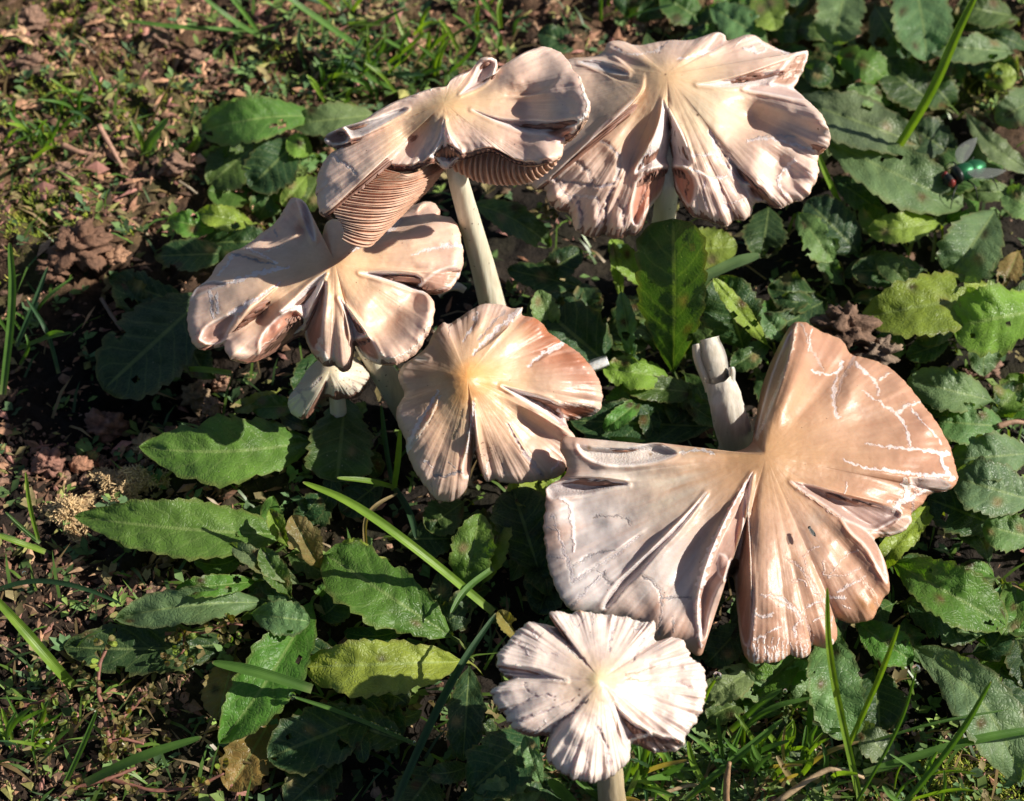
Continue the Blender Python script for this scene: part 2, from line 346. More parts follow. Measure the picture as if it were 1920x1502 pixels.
def cap_surface(spec, R, K):
    ax, ay, sc = spec['zoom']; cv = lambda p: (ax + p[0] / sc, ay + p[1] / sc)
    c = np.array(cv(spec['c']))
    out = [(*cv(p), p[2] if len(p) > 2 else 0.0) for p in spec['out']]; out.append(out[0])
    o = smooth_line(out, 2)[:-1]; o = np.vstack([o, o[:1]])
    seg = np.hypot(*(o[1:, :2] - o[:-1, :2]).T); cum = np.concatenate([[0], np.cumsum(seg)])
    s = np.linspace(0, cum[-1], K, endpoint=False)
    ox = np.interp(s, cum, o[:, 0]); oy = np.interp(s, cum, o[:, 1]); dz = np.interp(s, cum, o[:, 2])
    # smooth the rim height around the loop
    ker = np.hanning(31); ker /= ker.sum(); dzp = np.concatenate([dz[-15:], dz, dz[:15]]); dz = np.convolve(dzp, ker, 'valid')
    rag = 1 + spec.get('rag', 0.012) * (1.2 * fbm(s * 0.06, s * 0, 3, 3) + 0.35 * fbm(s * 0.4, s * 0, 8, 2) * (0.2 + 2 * np.clip(vnoise(s * 0.02, s * 0, 5) + .2, 0, 1)))
    ph = np.arctan2(oy - c[1], ox - c[0])
    u = (np.linspace(0, 1, R) ** 0.85)[:, None]
    PX = c[0] + u * rag * (ox - c[0])[None]; PY = c[1] + u * rag * (oy - c[1])[None]
    rad = np.hypot(PX - c[0], PY - c[1]) / 80.0
    H = dz[None] * u ** spec.get('p', 2.2)
    H = H + spec.get('umbo', 0.25) * np.exp(-(rad / 0.7) ** 2) - spec.get('droop', 0.5) * u ** 2
    H = H - spec.get('lip', 0.12) * np.clip((u - 0.93) / 0.07, 0, 1) ** 2
    H = H + 0.14 * fbm(PX / 80, PY / 80, 4, 2) * u + 0.008 * fbm(PX / 14, PY / 14, 6, 3)
    # radial fibres and small wrinkles towards the rim
    H = H + 0.008 * vnoise(ph[None] * 9 + 0 * u, u * 2.2, 17) * np.clip(u * 2 - 0.9, 0, 1)
    fr_ = spec.get('frill', 0.025)
    H = H + fr_ * (1.5 * fbm(s * 0.045, s * 0, 51, 2) + 0.9 * vnoise(s * 0.16, s * 0, 57))[None] * np.clip((u - 0.45) / 0.55, 0, 1) ** 2.2
    # colours
    st = spec['cols']; us = [a for a, _ in st]; cs = np.array([b for _, b in st])
    un = np.clip(np.clip(u, 0, 1) + 0.12 * fbm(PX / 40, PY / 40, 14, 3), 0, 1)
    C = np.stack([np.interp(un, us, cs[:, k]) for k in range(3)], -1)
    C = C * np.array(spec.get('tint', (1.12, 0.99, 0.95))); M = np.zeros(PX.shape)
    FX, FY, FH, FC, FM, FU, FP = PX, PY, H, C, M, np.broadcast_to(u, PX.shape), np.broadcast_to(ph[None], PX.shape)
    for f in spec['f']:
        kind = f[0]
        pp = np.array([cv(p) for p in f[1]]) if kind != 'blob' else np.array([cv(f[1])])
        mg = 26 if kind == 'poly' else 24 if kind == 'crack' else f[2] * (3.2 if kind == 'ridge' else 3.2 if kind == 'blob' else 4.5)
        bb = (FX > pp[:, 0].min() - mg) & (FX < pp[:, 0].max() + mg) & (FY > pp[:, 1].min() - mg) & (FY < pp[:, 1].max() + mg)
        if not bb.any(): continue
        PX, PY, H, C, M, u, phm = FX[bb], FY[bb], FH[bb], FC[bb], FM[bb], FU[bb], FP[bb]
        if kind in ('poly',):
            _, pts, depth, col, wall = f; soft = col[2] < 0.4 and depth > -0.8
            if soft: depth *= 0.55
            pts = smooth_line([cv(p) for p in pts] + [cv(pts[0])], 1)[:-1]
            b, _, _ = seg_dist(PX, PY, np.vstack([pts, pts[:1]])); ins = inside(PX, PY, pts)
            d = np.where(ins, b, -b)
            H = H + depth * np.clip(d / wall, 0, 1) ** 0.7 + 0.035 * np.exp(-((d + 3) / 4.0) ** 2) * (depth < 0)
            a = np.clip(d / 1.6 + 0.5, 0, 1)[..., None]
            col = np.array(col); stre = 1 + 0.14 * fbm(phm * 30, PX / 60, 18, 2)[..., None]
            C = C * (1 - a) + col * stre * a
            hl = np.exp(-((d - 0.5) / 2.2) ** 2)[..., None] * 0.6; C = C * (1 - hl) + np.array((0.80, 0.74, 0.71)) * hl
            if not soft: M = np.maximum(M, a[..., 0])
        elif kind == 'crack':          # f: pts, w0, w1 (px), depth, colour
            _, pts, w0, w1, depth, col = f
            pts = smooth_line([cv(p) for p in pts], 1)
            b, sd, t = seg_dist(PX + 5 * vnoise(PX / 11, PY / 11, 31) + 3 * vnoise(PX / 4, PY / 4, 33), PY + 5 * vnoise(PX / 11, PY / 11, 37) + 3 * vnoise(PX / 4, PY / 4, 39), pts)
            wd = spec.get('cw', 1.0) * (w0 * (1 - t) + w1 * t) * 0.85 * (0.75 + 1.3 * vnoise(PX / 9, PY / 9, 41) + 0.2)
            a = np.clip((wd * 0.5 - b) / 1.3 + 0.5, 0, 1)
            dp = depth * (0.20 if min(col) > 0.55 else 0.26)
            H = H + dp * a
            C = C * (1 - a[..., None]) + np.array(col) * a[..., None]; M = np.maximum(M, a * 0.7)
        elif kind == 'ridge':          # smooth ridge or trough
            _, pts, wd, amp = f
            b, sd, t = seg_dist(PX, PY, smooth_line([cv(p) for p in pts], 2))
            tap = ss(t / 0.6) * 0.9 + 0.1
            H = H + amp * (0.8 if amp > 0 else 1) * tap * (0.25 + 0.75 * ss((1 - t) / 0.5)) * np.exp(-(b / wd) ** 2) * np.clip(u * 3, 0, 1)
        elif kind == 'step':           # step: + side raised sharply by amp, decays over wd px
            _, pts, wd, amp = f
            b, sd, t = seg_dist(PX, PY, smooth_line([cv(p) for p in pts], 2))
            d = b * sd; tap = ss(t / 0.6) * ss((1 - t) / 0.5 + 0.15) * np.exp(-(seg_dist.ov / 6) ** 2)
            amp = amp * 0.8; tap = tap * np.clip(1 - b / (4.4 * wd), 0, 1) ** 2
            H = H + amp * tap * np.exp(-np.clip(d, 0, None) / wd) * np.clip((d + 2.5) / 2.5, 0, 1)
        elif kind == 'blob':
            _, p, r, amp, col, kk = f
            q = cv(p); g_ = np.exp(-((PX - q[0]) ** 2 + (PY - q[1]) ** 2) / r ** 2)
            H = H + amp * g_
            if col is not None:
                a = (np.clip(g_ * kk * (1 + 0.9 * fbm(phm * 14, u * 3, 19, 2)), 0, 1))[..., None]; C = C * (1 - a) + np.array(col) * a
        FH[bb] = H; FC[bb] = C; FM[bb] = M
    PX, PY, H, C, M = FX, FY, FH, FC, FM
    for _ in range(2):                      # soften single-vertex steps
        H[1:-1] = (H[:-2] + 2 * H[1:-1] + H[2:]) / 4; H[8:] = (np.roll(H, 1, 1) + 2 * H + np.roll(H, -1, 1))[8:] / 4
    n = np.array(spec['n'], float); n /= np.linalg.norm(n)
    c3 = P(c[0], c[1], spec['z'])
    X = Pn(PX, PY, c3, n, H)
    UVs = np.stack([np.broadcast_to(np.arange(K)[None] / K, PX.shape), FU], -1)
    return X, np.clip(C, 0, 1), M, UVs, n, c3, ph

def build_cap(parent, base, spec, R, K, name='cap'):
    X, C, M, UVs, n, c3, ph = cap_surface(spec, R, K)
    R_, K_ = X.shape[:2]
    # rim turned under, then the underside
    th = 0.05
    cen = X[0].mean(0)
    rows = [X]; crows = [C]; mrows = [M]; urows = [UVs]
    rimdir = X[-1] - X[-4]; rimdir /= np.linalg.norm(rimdir, axis=1)[:, None] + 1e-9
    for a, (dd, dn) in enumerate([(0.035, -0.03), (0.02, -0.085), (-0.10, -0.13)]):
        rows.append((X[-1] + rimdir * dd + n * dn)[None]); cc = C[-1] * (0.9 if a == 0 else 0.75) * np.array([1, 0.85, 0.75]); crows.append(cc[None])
        mrows.append(M[-1][None]); urows.append(UVs[-1][None])
    V = np.concatenate(rows); Cc = np.concatenate(crows); Mm = np.concatenate(mrows); Uu = np.concatenate(urows)
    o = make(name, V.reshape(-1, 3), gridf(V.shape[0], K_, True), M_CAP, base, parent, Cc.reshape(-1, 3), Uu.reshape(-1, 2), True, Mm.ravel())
    # gills: radial blades under the cap, one joined mesh (hundreds, hidden side)
    kk = np.arange(0, K_, max(1, K_ // 360)); rr = np.unique(np.linspace(int(R_ * 0.12), R_ - 2, 16).astype(int))
    G = X[np.ix_(rr, kk)]
    gd = spec.get('gd', 0.7); dep = gd * (0.09 + 0.32 * (1 - np.linspace(0.12, 1, len(rr))) ** 0.8)[:, None]
    saw = np.where(np.arange(len(kk)) % 3 == 0, 0.16, 0.0)[None] * gd * np.minimum(1, np.linspace(1.4, 0.25, len(rr)))[:, None]
    G = G - n * (dep + saw)[..., None]
    rimr = (X[-1][kk] + (X[-5][kk] - X[-1][kk]) * 0.3 - n * 0.12)[None]; G = np.concatenate([G, rimr])
    gc_ = np.broadcast_to(np.array([0.30, 0.155, 0.11]), G.shape) * (0.75 + 1.2 * (np.concatenate([saw, saw[-1:] * 0]) > 0.03)[..., None] * 0.4)
    gl = make('gills', G.reshape(-1, 3), gridf(G.shape[0], len(kk), True), M_GILL, base, parent, gc_.reshape(-1, 3))
    gl['kind'] = 'stuff'
    return c3, n

def tube(name, pts, rad, mat, base=None, parent=None, col=(0.6, 0.55, 0.4), seg=20, n=24, rough=0.04, seed=0, cap_end=True, col2=None, hollow=False):
    """pts: list of 3D points; rad: radii"""
    pts = np.asarray(pts, float); m = len(pts); s = np.linspace(0, 1, m); q = np.linspace(0, 1, n)
    # smooth interpolation
    C_ = np.stack([np.interp(q, s, pts[:, k]) for k in range(3)], -1)
    for _ in range(3): C_[1:-1] = (C_[:-2] + 2 * C_[1:-1] + C_[2:]) / 4
    r = np.interp(q, s, rad)
    T = np.gradient(C_, axis=0); T /= np.linalg.norm(T, axis=1)[:, None]
    ref = np.array([0.3, 1, 0.2]) if abs(T[0] @ np.array([0.3, 1, 0.2])) < 0.9 else np.array([1, 0, 0.])
    A = np.cross(T, ref); A /= np.linalg.norm(A, axis=1)[:, None]; B = np.cross(T, A)
    th = np.linspace(0, 2 * math.pi, seg, endpoint=False)
    rr = r[:, None] * (1 + rough * 2 * fbm(np.cos(th)[None] * 1.3 + seed + 3, np.sin(th)[None] * 1.3 + q[:, None] * 4, seed, 3))
    V = C_[:, None] + rr[..., None] * (np.cos(th)[None, :, None] * A[:, None] + np.sin(th)[None, :, None] * B[:, None])
    cc = np.array(col)[None, None] * np.ones((n, seg, 1))
    if col2 is not None: cc = cc * (1 - q[:, None, None]) + np.array(col2) * q[:, None, None]
    if hollow:
        top = V[-1] + T[-1] * (0.12 * vnoise(th * 2.1, th * 0, seed + 5))[:, None] * 2; V[-1] = top
        inn = [C_[-1] + (top - C_[-1]) * 0.72, C_[-3] + (V[-3] - C_[-3]) * 0.6, C_[-6] + (V[-6] - C_[-6]) * 0.4]
        V = np.concatenate([V, np.stack(inn)]); cc = np.concatenate([cc, cc[-1:] * 1.05, cc[-1:] * .8, cc[-1:] * .6])
    F = gridf(len(V), seg, True).tolist()
    if cap_end and not hollow:
        F.append(list(range(len(V) * seg - seg, len(V) * seg))); F.append(list(range(seg))[::-1])
    return make(name, V.reshape(-1, 3), F, mat, base, parent, cc.reshape(-1, 3))

Z1 = (580, 60, 2.782); Z2 = (1000, 40, 3.310); Z3 = (330, 350, 3.368); Z4 = (520, 540, 3.048); Z5 = (1000, 580, 2.2086); Z6 = (900, 1120, 3.931)
TAN = (0.50, 0.35, 0.19); CREAM = (0.60, 0.49, 0.37); BEIGE = (0.58, 0.465, 0.38); PALE = (0.62, 0.53, 0.47); PINK = (0.52, 0.36, 0.28)

CAP1 = dict(zoom=Z1, c=(705, 370), z=7.6, n=(-0.05, 0.18, 1), droop=0.15, umbo=0.25, cols=[(0, TAN), (0.25, (0.55, 0.43, 0.28)), (0.6, BEIGE), (1, PALE)],
  out=[(1210,75,.5),(1280,85,.5),(1340,125,.6),(1370,200,.9),(1420,240,1.1),(1430,300,1.2),(1460,380,1.2),(1450,440,1.0),(1400,520,.5),(1320,575,.1),(1325,610,.3),(1290,655,.4),(1200,685,.3),(1090,680,.1),(1030,640,.1),(960,608,.1),(900,615,0),(830,640,-.2),(780,650,-.3),(740,690,-.6),(715,700,-.7),(690,690,-.6),(640,655,-.4),(540,710,-.4),(400,705,-.4),(300,710,-.5),(230,750,-.5),(150,840,-.8),(120,930,-1.1),(60,960,-1.2),(35,850,-1.0),(40,750,-.8),(90,640,-.6),(190,590,-.4),(140,597,-.3),(60,545,-.2),(180,490,0),(270,470,0),(400,380,.1),(560,320,.2),(640,290,.3),(720,285,.2),(740,235,.3),(850,200,.4),(880,150,.5),(900,130,.6),(960,130,.7),(985,165,.5),(970,225,.4),(1000,190,.3),(1060,140,.3),(1130,100,.4)],
  f=[('poly', [(703,460),(712,540),(735,600),(800,635),(770,655),(725,700),(690,690),(640,660),(620,640),(670,590)], -0.25, FLESH, 14),
     ('poly', [(710,500),(745,560),(800,630),(770,655),(725,690),(715,600)], -0.05, LILAC, 8),
     ('step', [(703,455),(690,560),(640,640),(560,700)], 60, 0.35),
     ('step', [(810,650),(745,570),(708,470)], 50, 0.15),
     ('ridge', [(700,420),(560,560),(420,700)], 34, -0.30),
     ('poly', [(850,405),(960,445),(1080,462),(1200,462),(1250,470),(1430,450),(1320,530),(1240,535),(1130,525),(1000,480)], -0.22, FLESH, 12),
     ('poly', [(1230,520),(1290,500),(1400,490),(1330,570),(1260,545)], -0.1, BROWN, 10),
     ('ridge', [(860,330),(1040,220),(1240,120)], 40, 0.42),
     ('ridge', [(900,370),(1100,370),(1330,340)], 38, -0.42),
     ('step', [(1330,170),(1290,280),(1180,330),(1000,350)], 50, 0.2),
     ('ridge', [(900,560),(1050,610),(1250,620)], 26, -0.25),
     ('blob', (1150,570), 36, 0, BROWN, 0.35), ('blob', (1330,300), 30, 0, BROWN, 0.25),
     ('poly', [(790,325),(850,255),(890,160),(960,130),(980,160),(930,255),(880,290)], -0.15, LILAC, 10),
     ('poly', [(60,545),(180,500),(215,560),(140,597)], -0.12, (0.22, 0.11, 0.08), 8),
     ('poly', [(180,490),(300,468),(480,395),(520,400),(400,470),(230,565)], -0.12, (0.42, 0.37, 0.36), 8),
     ('crack', [(100,625),(170,680),(210,705),(245,740)], 5, 4, -0.10, FLESH), ('crack', [(110,620),(190,590)], 4, 3, -0.06, FLESH),
     ('crack', [(1420,230),(1430,320),(1455,380),(1440,430),(1390,480)], 6, 5, 0.03, (0.78, 0.73, 0.68)),
     ('crack', [(400,380),(480,330),(640,290)], 5, 5, 0.03, (0.7, 0.66, 0.62)),
     ('blob', (720,350), 22, 0.0, TAN, 0.8)])

CAP2 = dict(zoom=Z2, frill=0.05, c=(830,330), z=5.8, n=(0.0, 0.02, 1), droop=0.55, umbo=0.2, cols=[(0, (0.52, 0.39, 0.23)), (0.3, (0.58, 0.46, 0.31)), (0.6, BEIGE), (1, PALE)],
  out=[(1700,180,.5),(1690,260,.5),(1640,360,.3),(1600,405,.2),(1680,470,.9),(1760,540,1.1),(1810,620,1.2),(1840,700,1.0),(1835,760,.7),(1750,830,.2),(1770,900,.3),(1740,1020,.1),(1680,1090,-.1),(1600,1115,-.2),(1550,1140,-.3),(1490,1140,-.4),(1450,1110,-.4),(1365,1100,-.5),(1360,1170,-.5),(1300,1230,-.6),(1240,1210,-.6),(1225,1250,-.7),(1180,1262,-.7),(1100,1230,-.7),(1040,1215,-.7),(980,1190,-.7),(940,1130,-.7),(890,1050,-.8),(870,980,-.8),(847,900,-.8),(840,960,-.8),(780,1080,-.9),(730,1130,-.9),(690,1250,-1.1),(630,1325,-1.3),(575,1310,-1.3),(520,1348,-1.4),(450,1300,-1.4),(380,1335,-1.4),(310,1310,-1.4),(250,1270,-1.3),(235,1160,-1.1),(150,1170,-1.1),(95,1110,-1),(80,1020,-.8),(-20,1035,-.9),(-60,900,-.8),(60,400,-.3),(200,230,-.1),(300,225,0),(400,215,0),(440,180,.1),(460,120,.3),(560,120,.2),(620,150,.1),(700,145,.1),(780,125,.2),(870,115,.2),(980,120,.2),(1050,95,.3),(1140,62,.5),(1190,80,.4),(1195,125,.1),(1240,110,.2),(1350,72,.3),(1420,115,.2),(1500,165,.1),(1580,195,.2),(1640,200,.4)],
  f=[('poly', [(805,490),(795,600),(745,750),(650,890),(625,950),(690,925),(760,900),(850,893),(990,905),(950,760),(920,680),(860,580)], -0.28, (0.62, 0.52, 0.50), 16),
     ('poly', [(805,500),(830,560),(835,680),(800,780),(700,900),(640,935),(740,750),(795,600)], 0.10, FLESH, 10),
     ('crack', [(850,600),(850,740),(845,890)], 3, 4, -0.12, (0.35, 0.22, 0.18)),
     ('step', [(805,480),(780,640),(700,790),(600,930)], 46, 0.48),
     ('ridge', [(720,520),(640,760),(560,960)], 24, -0.28),
     ('step', [(980,900),(940,740),(870,600),(810,490)], 70, 0.22),
     ('step', [(90,1000),(200,880),(400,700),(560,560),(680,440),(690,340)], 60, 0.75),
     ('poly', [(120,960),(330,760),(460,610),(500,600),(560,545),(640,470),(500,630),(380,740),(230,880),(110,1000)], -0.06, LILAC, 7),
     ('blob', (420,420), 70, -0.35, (0.50, 0.37, 0.28), 0.7), ('blob', (330,620), 50, -0.2, (0.50, 0.36, 0.28), 0.6),
     ('poly', [(280,250),(400,235),(520,280),(600,330),(540,330),(420,300)], -0.08, (0.5, 0.44, 0.43), 8),
     ('step', [(640,330),(560,260),(480,200)], 30, 0.2),
     ('poly', [(1020,392),(1180,370),(1400,325),(1540,300),(1560,330),(1470,380),(1400,415),(1350,395),(1200,410)], -0.15, FLESH, 9),
     ('poly', [(1340,400),(1470,385),(1600,405),(1690,480),(1650,490),(1500,455),(1300,425)], -0.12, LILAC, 10),
     ('step', [(1010,388),(1250,350),(1540,250),(1640,205)], 50, 0.30),
     ('poly', [(1475,385),(1590,240),(1650,200),(1700,185),(1690,260),(1640,360),(1590,405)], -0.1, (0.42, 0.25, 0.18), 10),
     ('crack', [(1530,370),(1600,280),(1650,210)], 3, 2, -0.06, (0.3, 0.16, 0.11)), ('crack', [(1570,385),(1640,300),(1685,200)], 3, 2, -0.06, (0.3, 0.16, 0.11)),
     ('ridge', [(1100,600),(1350,600),(1600,600)], 44, -0.40), ('blob', (1100,560), 60, 0.22, (0.66, 0.58, 0.42), 0.5),
     ('ridge', [(1200,760),(1450,720),(1750,780)], 22, 0.22),
     ('crack', [(1330,745),(1450,725),(1560,745),(1740,800)], 5, 6, -0.08, FLESH), ('crack', [(1350,735),(1480,700),(1640,720)], 3, 3, -0.05, (0.5, 0.42, 0.40)),
     ('crack', [(1100,680),(1130,790),(1180,880),(1255,965)], 6, 9, -0.14, FLESH), ('crack', [(1115,700),(1160,800),(1230,890)], 4, 4, -0.12, (0.42, 0.34, 0.34)),
     ('poly', [(1215,840),(1300,930),(1400,1030),(1330,1010),(1250,970)], -0.18, LILAC, 9),
     ('ridge', [(1240,860),(1400,960),(1540,1060)], 18, 0.18), ('ridge', [(1350,860),(1500,900),(1640,930)], 36, -0.2),
     ('crack', [(950,835),(1060,830),(1120,825)], 4, 3, -0.05, FLESH), ('crack', [(990,920),(1060,960),(1150,975),(1210,960)], 6, 5, -0.08, FLESH),
     ('step', [(1215,950),(1120,985),(1000,920)], 40, 0.12),
     ('crack', [(1060,1000),(1060,1080),(1070,1160)], 3, 3, -0.05, (0.5, 0.38, 0.4)), ('crack', [(1160,1010),(1180,1100),(1240,1200)], 4, 4, -0.08, (0.5, 0.38, 0.4)), ('crack', [(1210,1130),(1290,1110),(1330,1090)], 3, 3, 0.04, FLESH),
     ('crack', [(1520,960),(1580,900),(1620,860)], 5, 8, 0.04, FLESH), ('crack', [(1520,960),(1530,1040),(1580,1090)], 5, 5, 0.04, FLESH), ('crack', [(1680,920),(1740,960)], 3, 3, -0.05, FLESH),
     ('ridge', [(1540,980),(1660,970)], 14, -0.12),
     ('crack', [(380,720),(490,775),(545,860),(515,985)], 5, 7, -0.12, (0.50, 0.42, 0.40)), ('crack', [(245,855),(340,920),(368,990)], 7, 6, -0.12, (0.42, 0.34, 0.31)), ('ridge', [(380,730),(520,800),(520,940)], 20, 0.14),
     ('crack', [(130,985),(260,1005),(430,1025),(510,1000)], 6, 6, -0.16, (0.42, 0.35, 0.36)), ('crack', [(130,960),(190,1060),(240,1120)], 4, 5, -0.10, (0.46, 0.38, 0.38)),
     ('crack', [(255,1090),(300,1150),(308,1320)], 4, 6, -0.18, (0.4, 0.3, 0.3)), ('crack', [(490,1040),(445,1150),(450,1310)], 5, 7, -0.22, (0.3, 0.22, 0.24)), ('crack', [(530,1110),(560,1200),(572,1320)], 4, 6, -0.15, (0.4, 0.3, 0.3)), ('crack', [(250,1085),(330,1085),(400,1100)], 4, 5, -0.07, FLESH), ('crack', [(400,1100),(415,1160),(400,1290)], 3, 4, -0.08, (0.5, 0.4, 0.4)),
     ('ridge', [(270,1080),(275,1290)], 8, 0.12), ('ridge', [(370,1090),(380,1320)], 9, 0.14), ('ridge', [(510,1100),(510,1330)], 9, 0.12), ('ridge', [(130,1000),(150,1150)], 12, 0.2),
     ('poly', [(640,1000),(700,925),(840,898),(845,960),(785,1080),(735,1130),(690,1180),(640,1290),(600,1200)], -0.35, BROWN, 14),
     ('poly', [(850,898),(950,905),(1010,1000),(1000,1090),(970,1150),(930,1110),(880,1020)], -0.35, BROWN, 14),
     ('crack', [(900,960),(970,980),(940,1080)], 3, 3, -0.1, (0.2, 0.09, 0.06)), ('crack', [(690,930),(720,1000),(650,1160)], 3, 3, -0.06, (0.24, 0.12, 0.09)),
     ('poly', [(1325,1010),(1400,1018),(1470,1100),(1420,1110),(1360,1095)], -0.2, BROWN, 8),
     ('ridge', [(700,230),(900,210),(1140,100)], 26, 0.18), ('crack', [(900,240),(1010,210),(1100,170)], 4, 8, -0.1, FLESH), ('poly', [(1060,185),(1110,130),(1150,62),(1195,90),(1180,135),(1110,190)], -0.12, (0.45, 0.3, 0.25), 8),
     ('crack', [(500,160),(600,210),(760,190),(830,130)], 4, 4, -0.08, FLESH), ('crack', [(780,190),(800,150),(840,125)], 4, 4, -0.1, (0.3, 0.25, 0.26)),
     ('crack', [(1310,165),(1360,180),(1390,190)], 8, 8, 0.03, FLESH), ('crack', [(1360,160),(1400,200),(1440,170)], 4, 4, 0.03, FLESH), ('crack', [(1400,120),(1450,160),(1580,195)], 5, 5, -0.04, FLESH), ('crack', [(1240,170),(1260,140),(1320,100)], 3, 3, -0.04, FLESH),
     ('blob', (1230,130), 22, 0, (0.5, 0.33, 0.27), 0.5), ('blob', (1020,580), 2.2, 0, (0.08, 0.04, 0.02), 1.5), ('blob', (820,330), 1.6, 0, (0.08, 0.04, 0.02), 1.5), ('blob', (720,270), 30, 0, TAN, 0.4)])

CAP3 = dict(zoom=Z3, tint=(1.12, 0.97, 0.93), c=(1000,470), z=5.0, n=(-0.06, 0.05, 1), droop=0.35, umbo=0.25, cols=[(0, TAN), (0.3, (0.60, 0.46, 0.30)), (0.6, CREAM), (1, (0.62, 0.50, 0.42))],
  out=[(1730,190,.2),(1790,250,.2),(1800,350,.2),(1812,440,.2),(1800,530,.1),(1760,600,0),(1700,650,-.1),(1620,665,-.2),(1540,645,-.2),(1610,690,.3),(1632,760,.4),(1600,900,.3),(1530,1020,.1),(1450,1090,0),(1330,1115,-.2),(1250,1100,-.4),(1160,1040,-.6),(1130,965,-.6),(1120,1050,-.6),(1100,1140,-.7),(1060,1160,-.7),(1020,1140,-.7),(1000,1110,-.7),(950,1130,-.7),(880,1070,-.7),(830,990,-.7),(812,920,-.7),(740,940,-.7),(640,1010,-.6),(540,1070,-.5),(460,1100,-.3),(360,1090,-.1),(310,1030,0),(305,980,-.3),(220,1010,-.6),(130,1015,-.4),(90,950,-.3),(70,850,-.3),(90,700,-.3),(130,630,-.3),(210,590,-.3),(250,500,-.2),(340,410,-.1),(440,380,0),(540,290,.1),(610,250,.3),(680,150,.6),(720,70,.9),(780,70,.8),(830,110,.6),(850,200,.3),(875,290,0),(888,355,-.1),(920,330,-.1),(950,200,0),(1060,210,.1),(1100,260,0),(1280,250,-.1),(1320,160,-.1),(1500,120,-.1),(1600,80,-.1),(1680,150,0),(1640,180,.1)],
  f=[('poly', [(945,545),(870,590),(720,740),(640,800),(760,770),(800,800),(815,830),(850,760),(900,660)], -0.25, FLESH, 14),
     ('poly', [(535,1060),(530,960),(600,860),(740,760),(805,830),(800,880),(720,960),(600,1040)], -0.30, BROWN, 14),
     ('ridge', [(740,820),(640,900),(580,1000)], 10, 0.16), ('crack', [(540,1010),(620,960),(690,960)], 3, 3, 0.06, (0.55, 0.4, 0.33)),
     ('poly', [(815,900),(850,800),(900,670),(945,570),(952,700),(930,850),(915,1000),(870,1040),(830,980)], -0.22, (0.42, 0.23, 0.17), 12),
     ('step', [(948,560),(925,800),(905,1000)], 26, 0.22),
     ('poly', [(1030,700),(1065,740),(1120,820),(1215,935),(1170,955),(1120,965),(1095,880),(1070,800)], -0.25, FLESH, 12),
     ('poly', [(1130,962),(1215,938),(1260,1000),(1300,1105),(1230,1090),(1150,1030)], -0.2, BROWN, 10),
     ('step', [(1290,1105),(1230,950),(1120,800),(1035,700)], 60, 0.20), ('step', [(1030,700),(1085,850),(1100,1050)], 30, 0.15),
     ('ridge', [(1200,700),(1350,850),(1450,980)], 50, -0.42), ('blob', (1500,700), 26, -0.25, None, 0),
     ('poly', [(1160,545),(1300,535),(1500,548),(1560,590),(1530,640),(1600,690),(1420,620),(1260,575)], -0.22, FLESH, 10),
     ('poly', [(1530,640),(1600,570),(1690,515),(1800,510),(1760,600),(1690,650),(1610,665)], -0.08, (0.50, 0.30, 0.22), 9),
     ('step', [(1800,500),(1600,540),(1350,520),(1170,540)], 30, 0.18),
     ('ridge', [(1150,420),(1400,330),(1750,250)], 26, 0.22), ('ridge', [(1200,480),(1450,460),(1780,440)], 20, 0.16),
     ('crack', [(1480,438),(1560,405),(1650,380),(1795,368)], 3, 12, -0.14, FLESH),
     ('crack', [(1110,402),(1200,340),(1330,270),(1400,220)], 5, 16, -0.14, FLESH), ('blob', (1450,190), 34, -0.15, (0.48, 0.30, 0.24), 0.9), ('step', [(1520,200),(1530,130),(1600,90)], 20, 0.15),
     ('crack', [(722,508),(620,520),(500,550),(380,595)], 4, 15, -0.14, FLESH), ('crack', [(380,595),(290,615),(210,640)], 6, 4, -0.08, FLESH),
     ('poly', [(90,720),(130,630),(210,592),(340,610),(220,650),(130,690)], -0.12, (0.45, 0.30, 0.26), 8),
     ('crack', [(662,602),(600,650),(480,730),(350,800)], 4, 14, -0.2, FLESH),
     ('poly', [(150,965),(180,890),(260,840),(360,800),(385,820),(330,900),(305,975),(220,1005)], -0.22, (0.45, 0.27, 0.21), 10),
     ('step', [(330,950),(420,830),(560,700),(660,610)], 34, 0.30), ('ridge', [(680,680),(520,840),(430,1000)], 20, -0.34), ('ridge', [(620,620),(470,730),(330,960)], 8, 0.16),
     ('crack', [(215,670),(225,750),(235,830)], 7, 6, -0.07, FLESH), ('crack', [(255,680),(262,740),(265,800)], 5, 4, -0.06, FLESH),
     ('ridge', [(600,560),(350,680),(130,850)], 22, 0.12),
     ('crack', [(350,420),(430,440),(540,480),(620,490)], 5, 5, -0.1, (0.36, 0.33, 0.34)), ('step', [(350,400),(480,430),(620,480)], 24, 0.16), ('crack', [(260,560),(320,500),(350,430)], 6, 6, -0.08, FLESH),
     ('crack', [(440,385),(480,400),(560,440),(640,480)], 4, 4, -0.06, FLESH), ('crack', [(560,410),(640,380),(700,360)], 3, 3, 0.02, (0.75, 0.68, 0.58)),
     ('poly', [(760,80),(790,75),(830,115),(860,220),(885,340),(860,340),(800,200)], -0.1, (0.46, 0.34, 0.33), 8),
     ('ridge', [(870,340),(760,200)], 14, -0.2), ('crack', [(640,320),(620,270)], 3, 3, -0.05, (0.4, 0.36, 0.4)),
     ('crack', [(900,980),(905,1040),(960,1100)], 14, 10, 0.02, (0.78, 0.7, 0.62)), ('crack', [(1000,1000),(990,1060),(1010,1110)], 3, 4, -0.06, (0.7, 0.6, 0.5)),
     ('crack', [(1290,1050),(1330,1090),(1450,1060),(1530,990),(1600,860)], 4, 4, 0.03, (0.74, 0.66, 0.58))])

